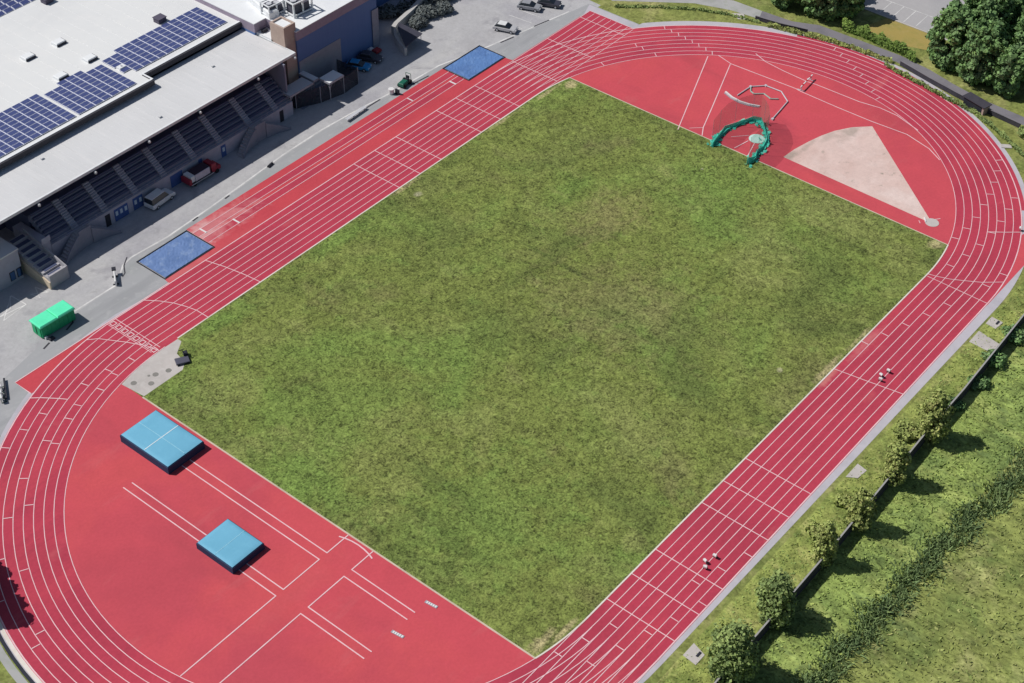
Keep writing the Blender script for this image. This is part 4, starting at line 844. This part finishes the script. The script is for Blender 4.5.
def tree(label, loc, h, rx, crown0, m, clumps=26, per=90, leaf=.3, shape='egg', group=None, name='tree', cr=.34):
    t = thing(name, label, 'tree', loc, random.uniform(0, 6), group)
    cl = []
    for i in range(clumps):
        f = (i + .5) / clumps; z = crown0 + (h - crown0) * f
        if shape == 'egg': rr = rx * (math.sin(PI * (f * .86 + .10)) ** .7) * (1.08 - .35 * f)
        else: rr = rx * math.sin(PI * (f * .78 + .12)) ** .55
        a = i * 2.399 + random.uniform(-.4, .4); q = math.sqrt(random.uniform(.25, 1)) * .72
        s = rx * cr * random.uniform(.55, 1.35)
        cl.append(((rr * q * math.cos(a), rr * q * math.sin(a), z + random.uniform(-.3, .3)), (s, s * random.uniform(.8, 1.2), s * (1.25 if shape == 'egg' else .8))))
    P, Nn = blob_pts(cl, per, .3)
    quadmesh('crown', leaves(P, Nn, leaf, .55), m, t)
    b = MB(); r0 = .045 * h * .55
    b.tube((0, 0, -.1), (.1, .05, h * .45), r0, 8, r2=r0 * .6); b.tube((.1, .05, h * .45), (0, 0, h * .85), r0 * .6, 7, r2=r0 * .2)
    for i in range(6):
        a = i * 1.05; z = crown0 + (h - crown0) * (.1 + .1 * i)
        b.tube((.05, .03, z), (rx * .6 * math.cos(a), rx * .6 * math.sin(a), z + h * .12), r0 * .35, 6, r2=r0 * .12)
    b.build('trunk', M['bark'], t)
    return t
cage_skirt()
# fence-line trees on the right
G1 = 'small trees along the right-hand fence'
tree('olive brown egg-shaped tree by the fence, uppermost of the row', (10.6, -53.0, 0), 7.6, 2.6, .6, M['leaf_olive'], 50, 88, .2, group=G1)
tree('narrow olive tree by the fence, second from the top of the row', (.6, -53.2, 0), 6.9, 2.1, .5, M['leaf_olive'], 42, 77, .19, group=G1)
tree('narrow olive tree by the fence, in the middle of the row', (-8.8, -53.6, 0), 6.4, 2.1, .4, M['leaf_olive'], 40, 77, .19, group=G1)
tree('small pale tree by the fence, between the middle tree and the dark pair', (-16.3, -53.2, 0), 6.5, 2.0, .4, M['leaf_olive'], 40, 77, .19, group=G1)
tree('broad dark green tree by the fence, upper one of the dark pair', (-27.2, -53.2, 0), 7.0, 2.8, .3, M['leaf_mid'], 57, 99, .21, group=G1)
tree('broad dark green tree by the fence, lowest at the bottom picture edge', (-37.2, -53.8, 0), 7.8, 3.5, .3, M['leaf_mid'], 70, 104, .22, group=G1)
def bush(label, loc, r, h, m, per=90, n=10, leaf=.2, group='bushes and shrubs', name='bush'):
    t = thing(name, label, 'bush', loc, random.uniform(0, 6), group); cl = []
    for i in range(n):
        a = i * 2.399; q = math.sqrt((i + .5) / n) * .75
        cl.append(((r * q * math.cos(a), r * q * math.sin(a), h * (.62 - .3 * q)), (r * .42, r * .42, h * .36)))
    P, Nn = blob_pts(cl, per); P[:, 2] = np.maximum(P[:, 2], .05); quadmesh('foliage', leaves(P, Nn, leaf), m, t)
    b = MB()
    for i in range(4): b.tube((0, 0, 0), (r * .5 * math.cos(i * 1.6), r * .5 * math.sin(i * 1.6), h * .6), .05, 5, r2=.02)
    b.build('stem', M['bark'], t); return t
bush('olive round bush on the verge left of the uppermost fence tree', (9.4, -50.2, 0), 1.9, 1.7, M['leaf_olive'])
bush('olive bush on the verge beside the middle fence tree', (-6.2, -50.3, 0), 1.3, 1.0, M['leaf_olive'], 60)
bush('low olive bush on the verge above the dark pair of trees', (-12.5, -50.2, 0), 1.4, 1.0, M['leaf_olive'], 60)
bush('low green bush on the verge beside the upper dark tree', (-24.3, -50.8, 0), 1.7, 1.4, M['leaf_mid'])
bush('low green bush on the verge beside the lowest dark tree', (-33.4, -50.9, 0), 1.8, 1.5, M['leaf_mid'])
bush('dark shrub against the outer side of the long fence, upper one', (36, -52.4, 0), 1.8, 1.7, M['leaf_dark'])
bush('dark shrub against the outer side of the long fence, middle one', (29.5, -52.6, 0), 1.8, 1.8, M['leaf_dark'])
bush('dark shrub against the outer side of the long fence, lower one', (24.0, -53.2, 0), 1.5, 1.4, M['leaf_dark'])
bush('dark shrub with pale tips by the lower end of the long fence', (18.2, -52.6, 0), 1.3, 1.3, M['leaf_dark'], 60)

# fence
def fence(name, label, pts, h, par_gap=2.5, capm='fence_cap'):
    t = thing(name, label, 'fence', (pts[0][0], pts[0][1], 0)); o = pts[0]
    q = [(x - o[0], y - o[1]) for x, y in pts]
    b = MB(); b.wall(q, .08, .04, h); b.build('panel', M['fence_dark'], t)
    b = MB(); b.wall(q, .2, h, h + .08); b.build('cap', M['fence_cap'] if h > 1.5 else M['shaded_path'], t)
    for a, c in zip(q[:-1], q[1:]):
        L_ = math.hypot(c[0] - a[0], c[1] - a[1]); n_ = max(1, int(L_ / par_gap)); dx, dy_ = (c[0] - a[0]) / n_, (c[1] - a[1]) / n_
        nx_, ny_ = -dy_ / math.hypot(dx, dy_), dx / math.hypot(dx, dy_)
        for i in range(n_):
            X, Y_ = a[0] + dx * i - nx_ * .11 * (-1), a[1] + dy_ * i + ny_ * .11
            b = MB(); b.box(X - .06, X + .06, Y_ - .06, Y_ + .06, 0, h - .02); b.build('post', M['fence_dark'], t)
fence('board_fence', 'dark board fence with a pale cap running along the right-hand verge', [(-60, -53.9), (-40, -53.85), (-30, -53.75), (-16, -53.5), (10, -52.8), (20, -52.75), (44, -52.0), (66, -51.6)][0:1] + [(-40, -53.7), (-16, -53.5), (10, -52.75), (20, -52.7), (44, -51.9), (60, -51.6)], 2.0)

# verge / rough ground on the right side: sheets with real bumps
def bumpy(name, poly_x, y0f, y1f, nx, ny, z, amp, m):
    vs = []; fs = []
    for i in range(nx + 1):
        x = poly_x[0] + (poly_x[1] - poly_x[0]) * i / nx
        for j in range(ny + 1):
            y = y0f(x) + (y1f(x) - y0f(x)) * j / ny
            vs.append((x, y, z + (amp * random.random() if 0 < j < ny else 0)))
    for i in range(nx):
        for j in range(ny): a = i * (ny + 1) + j; fs.append((a, a + ny + 1, a + ny + 2, a + 1))
    b = MB(); b.add(vs, fs); return b.build(name, m, kind='structure')
bumpy('verge', (-75, 60), lambda x: -48.0, lambda x: -52.6 if x > -16 else -53.6, 180, 6, .006, .06, M['verge'])
bumpy('rough_ground', (-75, 90), lambda x: -52.65 if x > -16 else -53.65, lambda x: -62.3 - .03 * (x + 10), 220, 14, .006, .14, M['rough_grass'])
bumpy('meadow', (-75, 110), lambda x: -62.35 - .03 * (x + 10), lambda x: -125, 220, 60, .006, .12, M['meadow'])
def tufts(name, n, fx, fy, hmin, hmax, m, w=.16, lean=.5, zoff=0):
    x = fx(n); y = fy(x); P = np.stack([x, y, np.zeros(n) + zoff], 1)
    a = rng.uniform(0, 2 * PI, n); h = rng.uniform(hmin, hmax, n); ww = w * rng.uniform(.6, 1.3, n)
    u = np.stack([np.cos(a), np.sin(a), 0 * a], 1) * ww[:, None]
    tip = P + np.stack([rng.normal(0, lean, n) * h, rng.normal(0, lean, n) * h, h], 1)
    V = np.empty((n, 4, 3)); V[:, 0] = P - u; V[:, 1] = P + u; V[:, 2] = tip + u * .35; V[:, 3] = tip - u * .35
    o = quadmesh(name, V.reshape(-1, 3), m); tag(o, kind='stuff'); return o
o = tufts('rough_grass', 9000, lambda n: rng.uniform(-48, 52, n), lambda x: rng.uniform(-62.5, -53.9, len(x)), .08, .26, M['tuft'], .24, 1.0)
tag(o, 'rough green grass tufts outside the fence', 'grass')
o = tufts('meadow_grass', 11000, lambda n: rng.uniform(-48, 45, n), lambda x: -63 - 17 * rng.random(len(x)) ** 1.1, .07, .24, M['tuft_dry'], .24, 1.0)
tag(o, 'dry yellowish meadow grass at the lower right', 'grass')
dxs = [(-48, -61.2), (-28, -61.9), (-20.8, -62.4), (-7.6, -62.9), (3.6, -63.8), (9, -65), (13.5, -65), (40, -66.5)]
o = tufts('ditch_weeds', 12000, lambda n: rng.uniform(-48, 40, n), lambda x: np.interp(x, [a for a, _ in dxs], [b for _, b in dxs]) + rng.normal(0, .95, len(x)) + .5 * np.sin(x * .9), .2, .8, M['weed'], .11, .6)
tag(o, 'tall dark weeds in a line between rough grass and meadow', 'weeds')
o = tufts('verge_grass', 3500, lambda n: rng.uniform(-46, 58, n), lambda x: rng.uniform(-52.2, -48.3, len(x)), .06, .18, M['tuft'], .16, 1.0)
tag(o, 'short bright grass on the verge between path and fence', 'grass')
# slabs on the verge
for poly, lab in (([(31.2, -48.1), (34.1, -48.1), (33.3, -52.0), (31.0, -52.0)], 'wide pale concrete slab on the verge by the long fence'), ([(36.2, -48.1), (38.0, -48.1), (37.9, -49.9), (36.0, -49.7)], 'small pale slab with a dark lid on the verge by the long fence'),
                  ([(-2.2, -48.1), (.8, -48.1), (.5, -49.6), (-1.4, -49.4)], 'small pale slab on the verge beside the middle fence trees'), ([(-38.2, -48.1), (-36.0, -48.1), (-36.6, -50.0), (-38.4, -50.0)], 'pale slab with a dark lid on the verge near the bottom edge')):
    b = MB(); b.prism(poly, 0, .10); o = b.build('concrete_slab', M['concrete']); tag(o, lab, 'slab')
    if 'lid' in lab:
        cx, cy = sum(a for a, _ in poly) / 4, sum(c for _, c in poly) / 4
        b = MB(); b.box(cx - .1, cx + .7, cy - .5, cy - .25, .10, .2); b.build('lid', M['dark'], o)
b = MB(); b.prism([(34.9, -55.0), (34.4, -55.9), (32.9, -56.6), (33.4, -55.4)], 0, .3); o = b.build('concrete_block', M['concrete']); tag(o, 'pale concrete block lying in the rough grass at the right edge', 'block')

# ---------------------------------------------------------------- far side beyond the bend
struct('far_path', [(74, 45.5), (78.5, 39.5), (83, 33.4), (85.2, 27), (85.9, 21.5), (86.7, 15), (88.6, 11), (89.0, -4.5), (87.4, -12), (86.4, -17.4), (85.6, -22.4), (85.2, -30), (85.0, -36), (87.4, -36), (87.5, -29), (87.9, -21), (89, -15.5), (90.5, -10), (91.3, -4), (91, 12), (89, 16.5), (88.6, 22.5), (88.4, 28.5), (86.4, 34.2), (81.6, 40.5), (77.5, 46)], .012, M['shaded_path'])
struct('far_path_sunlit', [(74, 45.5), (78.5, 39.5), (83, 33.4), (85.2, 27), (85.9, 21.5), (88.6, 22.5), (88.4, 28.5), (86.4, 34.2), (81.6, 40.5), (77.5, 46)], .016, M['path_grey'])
struct('car_park', [(101.2, 30), (101.2, -30), (150, -30), (150, 60), (101.2, 60)], .008, M['lot'])
b = MB(); b.box(100.95, 101.2, -30, 30, 0, .12); b.build('car_park_kerb', M['concrete'], kind='structure')
b = MB()
for y in (13.4, 10.9, 8.4, 6.0, 3.5, 1.1, -1.3, -3.8, -6.2, -8.6): b.line([(101.7, y), (106.4, y + .15)], .14, .014)
b.line([(106.5, 16), (106.5, -12)], .14, .018); b.build('bay_lines', M['white_paint'], kind='structure')
struct('dry_patch', [(94.9, 6), (96.5, 5.5), (100.9, 4), (100.9, -6.0), (95.8, -6.6), (94.6, -3)], .010, nmat('dry_grass', [(.36, .28, .085), (.27, .25, .07), (.40, .31, .12)], [(.25, .45, .65, .9), (.8, .5, .7, .6)], rough=.95))
def hedge(name, label, pts, w, h, m, n, leaf=.22):
    t = thing(name, label, 'hedge', (*pts[0], 0)); q = np.array([(x - pts[0][0], y - pts[0][1]) for x, y in pts])
    seg = np.hypot(*np.diff(q, axis=0).T); cum = np.concatenate([[0], np.cumsum(seg)])
    s = rng.uniform(0, cum[-1], n); bx_ = np.interp(s, cum, q[:, 0]); by_ = np.interp(s, cum, q[:, 1])
    a = rng.uniform(0, 2 * PI, n); rr = (.6 + .4 * rng.random(n)); hh = h * (.85 + .22 * np.sin(s * 1.7) + .12 * np.sin(s * 4.1))
    z = np.abs(np.sin(a)) ** .7 * hh * rr; P = np.stack([bx_ + np.cos(a) * w / 2 * rr * .7, by_ + np.cos(a) * w / 2 * rr * .7, np.maximum(z, .05)], 1)
    Nn = np.stack([np.cos(a) * .7, np.cos(a) * .7, np.abs(np.sin(a)) + .2], 1)
    quadmesh('foliage', leaves(P, Nn, leaf), m, t)
    b = MB()
    for i in range(0, int(cum[-1]), 2):
        X = float(np.interp(i, cum, q[:, 0])); Y_ = float(np.interp(i, cum, q[:, 1])); b.tube((X, Y_, 0), (X, Y_, h * .6), .05, 5)
    b.build('stem', M['bark'], t); return t
hedge('hedge', 'bright lime green hedge in front of the dry grass patch beyond the bend', [(92.6, 8.5), (92.8, 4.5), (92.3, 0), (92.0, -4.5), (91.2, -6.6)], 2.0, 2.1, M['leaf_lime'], 3600)
hedge('hedge', 'low mixed hedge along the inside of the far path on the right', [(86.6, -3.5), (85.4, -10), (84.2, -16), (83.2, -22), (80.0, -29), (77.5, -33), (75.8, -37)], 1.1, .9, M['leaf_mid'], 2200)
GT = 'large trees beyond the bend'
for x, y, h, r, lab in ((94.5, 13.5, 9, 5.0, 'dark bushy tree beyond the bend, leftmost by the path'), (99.5, 18, 10, 5.2, 'dark bushy tree at the top edge, behind the leftmost tree'), (97.0, 10.3, 8, 4.0, 'dark bushy tree whose shadow falls on the parking bays'),
                        (94.0, -11.5, 10.5, 4.8, 'large dark green tree, left part of the big clump at the top right'), (92.5, -17.8, 11.0, 5.0, 'large dark green tree, front of the big clump above the track bend'), (99.0, -14.5, 12.5, 5.6, 'tallest dark green tree in the middle of the big clump'),
                        (99.5, -23.5, 12, 5.4, 'large dark green tree on the right side of the big clump'), (92.0, -23.2, 8.5, 3.6, 'dark green tree overhanging the path, lowest of the big clump'), (106, -17, 12, 5.5, 'dark green tree at the back of the big clump near the car park')):
    tree(lab, (x, y, 0), h, r, .8, M['leaf_dark'], 95, 120, .33, shape='round', group=GT, cr=.23)
bush('dark green shrub at the right picture edge below the big trees', (91.5, -31.0, 0), 3.2, 4.0, M['leaf_dark'], 200, 14, .28)
bush('olive shrub at the right picture edge between path and track bend', (82.8, -33.0, 0), 2.6, 2.4, M['leaf_mid'], 150, 12, .22)
bush('pale green shrub at the right edge near the far hedge', (78.8, -36.4, 0), 1.8, 1.4, M['leaf_lime'], 90)
tree('dark spreading tree at the top edge right beside the far path', (93.0, 20.8, 0), 7.0, 3.8, .6, M['leaf_dark'], 60, 110, .3, shape='round', group=GT, cr=.26)
fence('low_fence', 'dark slatted fence in tree shade between the far path and the bend', [(85.2, 21.8), (85.9, 17.0), (87.2, 12.2)], .8)
hedge('hedge', 'rough olive verge hedge between the far path and the track bend', [(84.9, 19), (86.0, 14), (87.4, 8), (88.0, 2), (88.2, -4)], 1.3, .8, M['leaf_olive'], 1700)
t = thing('garden_shed', 'small shed with a pinkish end and dark roof beside the right-hand path', 'shed', (84.6, -22.2, 0), -.25)
b = MB(); b.box(-.8, .8, -1.2, 2.6, 0, 1.5); b.build('wall', M['dark'], t)
b = MB(); b.box(-.75, .75, -1.6, -1.203, 0, 1.3); b.build('end_wall', plain('shed_pink', (.50, .36, .32)), t)
b = MB(); b.box(-1.0, 1.0, -1.8, 2.9, 1.5, 1.62); b.build('roof', M['fence_dark'], t)
hedge('hedge', 'thin low dark hedge along the inside of the sunlit far path', [(72.6, 43.6), (77.2, 38.0), (81.2, 31.9), (83.6, 26.3), (84.7, 20.7)], .7, .6, M['leaf_mid'], 900, .18)
fence('low_fence', 'dark low fence under the big trees along the right-hand path', [(88.4, -5.5), (86.8, -12), (85.7, -17.4), (84.6, -23.5), (84.0, -30)], .9)
for poly, lab in (([(64.8, -25.0), (68.3, -26.6), (68.9, -25.4), (65.4, -23.9)], 'x'),):
    pass
b = MB(); b.prism([(77.0, -30.2), (77.9, -31.6), (78.7, -31.0), (77.8, -29.6)], 0, .12); o = b.build('concrete_slab', M['concrete']); tag(o, 'narrow pale slab on the grass outside the right-hand bend', 'slab')
b = MB(); b.prism([(84.4, 26.2), (85.6, 24.6), (84.2, 23.0), (83.4, 24.2)], 0, .06); o = b.build('concrete_slab', M['concrete']); tag(o, 'pale slab between the far path and the track', 'slab')
# shrubs in the shade right of the blue wing
for i, (x, y, r_) in enumerate(((45, 66.4, 1.8), (48.5, 67.6, 2.2), (51.5, 66.2, 1.8), (47, 71, 2.4), (51.5, 71, 2.6), (55, 69, 2.2), (55.5, 73.5, 2.6), (44, 73, 2.2))):
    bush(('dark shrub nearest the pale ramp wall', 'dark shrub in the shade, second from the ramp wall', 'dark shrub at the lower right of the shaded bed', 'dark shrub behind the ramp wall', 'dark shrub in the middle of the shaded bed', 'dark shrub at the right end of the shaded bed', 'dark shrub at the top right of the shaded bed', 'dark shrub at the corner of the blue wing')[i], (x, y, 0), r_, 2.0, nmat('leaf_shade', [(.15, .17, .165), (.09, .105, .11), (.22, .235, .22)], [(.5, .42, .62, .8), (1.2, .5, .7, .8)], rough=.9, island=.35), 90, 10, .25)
# tree outside the left edge that shades the near bend, tree beside the yard
for x, y, lab in ((-83.3, 26.4, 'uppermost'), (-84.2, 23.9, 'second'), (-85.1, 21.4, 'third'), (-86.0, 18.9, 'lowest')):
    tree(lab + ' slim tree of the row outside the near bend at the left edge', (x, y, 0), 8.2, 2.0, 2.8, M['leaf_dark'], 34, 110, .28, group='trees outside the track')

# ---------------------------------------------------------------- camera, light, world
cam = bpy.data.cameras.new('Camera'); co = bpy.data.objects.new('Camera', cam); col.objects.link(co)
az, el, ro = -0.89206, 0.84117, 0.01059
CAMX, CAMY, CAMZ = -137.59, -102.90, 147.44
rot = Matrix.Rotation(az, 4, 'Z') @ Matrix.Rotation(el, 4, 'X') @ Matrix.Rotation(ro, 4, 'Z')
co.matrix_world = Matrix.Translation((CAMX, CAMY, CAMZ)) @ rot
cam.sensor_width = 36; cam.lens = 1601.62 / 1024 * 36; cam.clip_start = 1; cam.clip_end = 4000
sc.camera = co
sd = Vector((.43, -.70, -1.0)).normalized()
sun = bpy.data.lights.new('Sun', 'SUN'); so = bpy.data.objects.new('Sun', sun); col.objects.link(so)
so.rotation_euler = sd.to_track_quat('-Z', 'Y').to_euler(); so.location = (0, 0, 200)
sun.energy = 4.7; sun.angle = R(.5); sun.color = (1.0, .96, .90)
w = bpy.data.worlds.new('World'); sc.world = w; w.use_nodes = True; nt = w.node_tree
sky = nt.nodes.new('ShaderNodeTexSky'); sky.sky_type = 'NISHITA'; sky.sun_disc = False
sky.sun_elevation = R(50.6); sky.sun_rotation = math.atan2(-.43, .70)
nt.links.new(sky.outputs[0], nt.nodes['Background'].inputs['Color']); nt.nodes['Background'].inputs['Strength'].default_value = .066
sc.view_settings.view_transform = 'Standard'; sc.view_settings.look = 'None'; sc.view_settings.exposure = -0.30; sc.view_settings.gamma = 1
sc.render.engine = 'CYCLES'
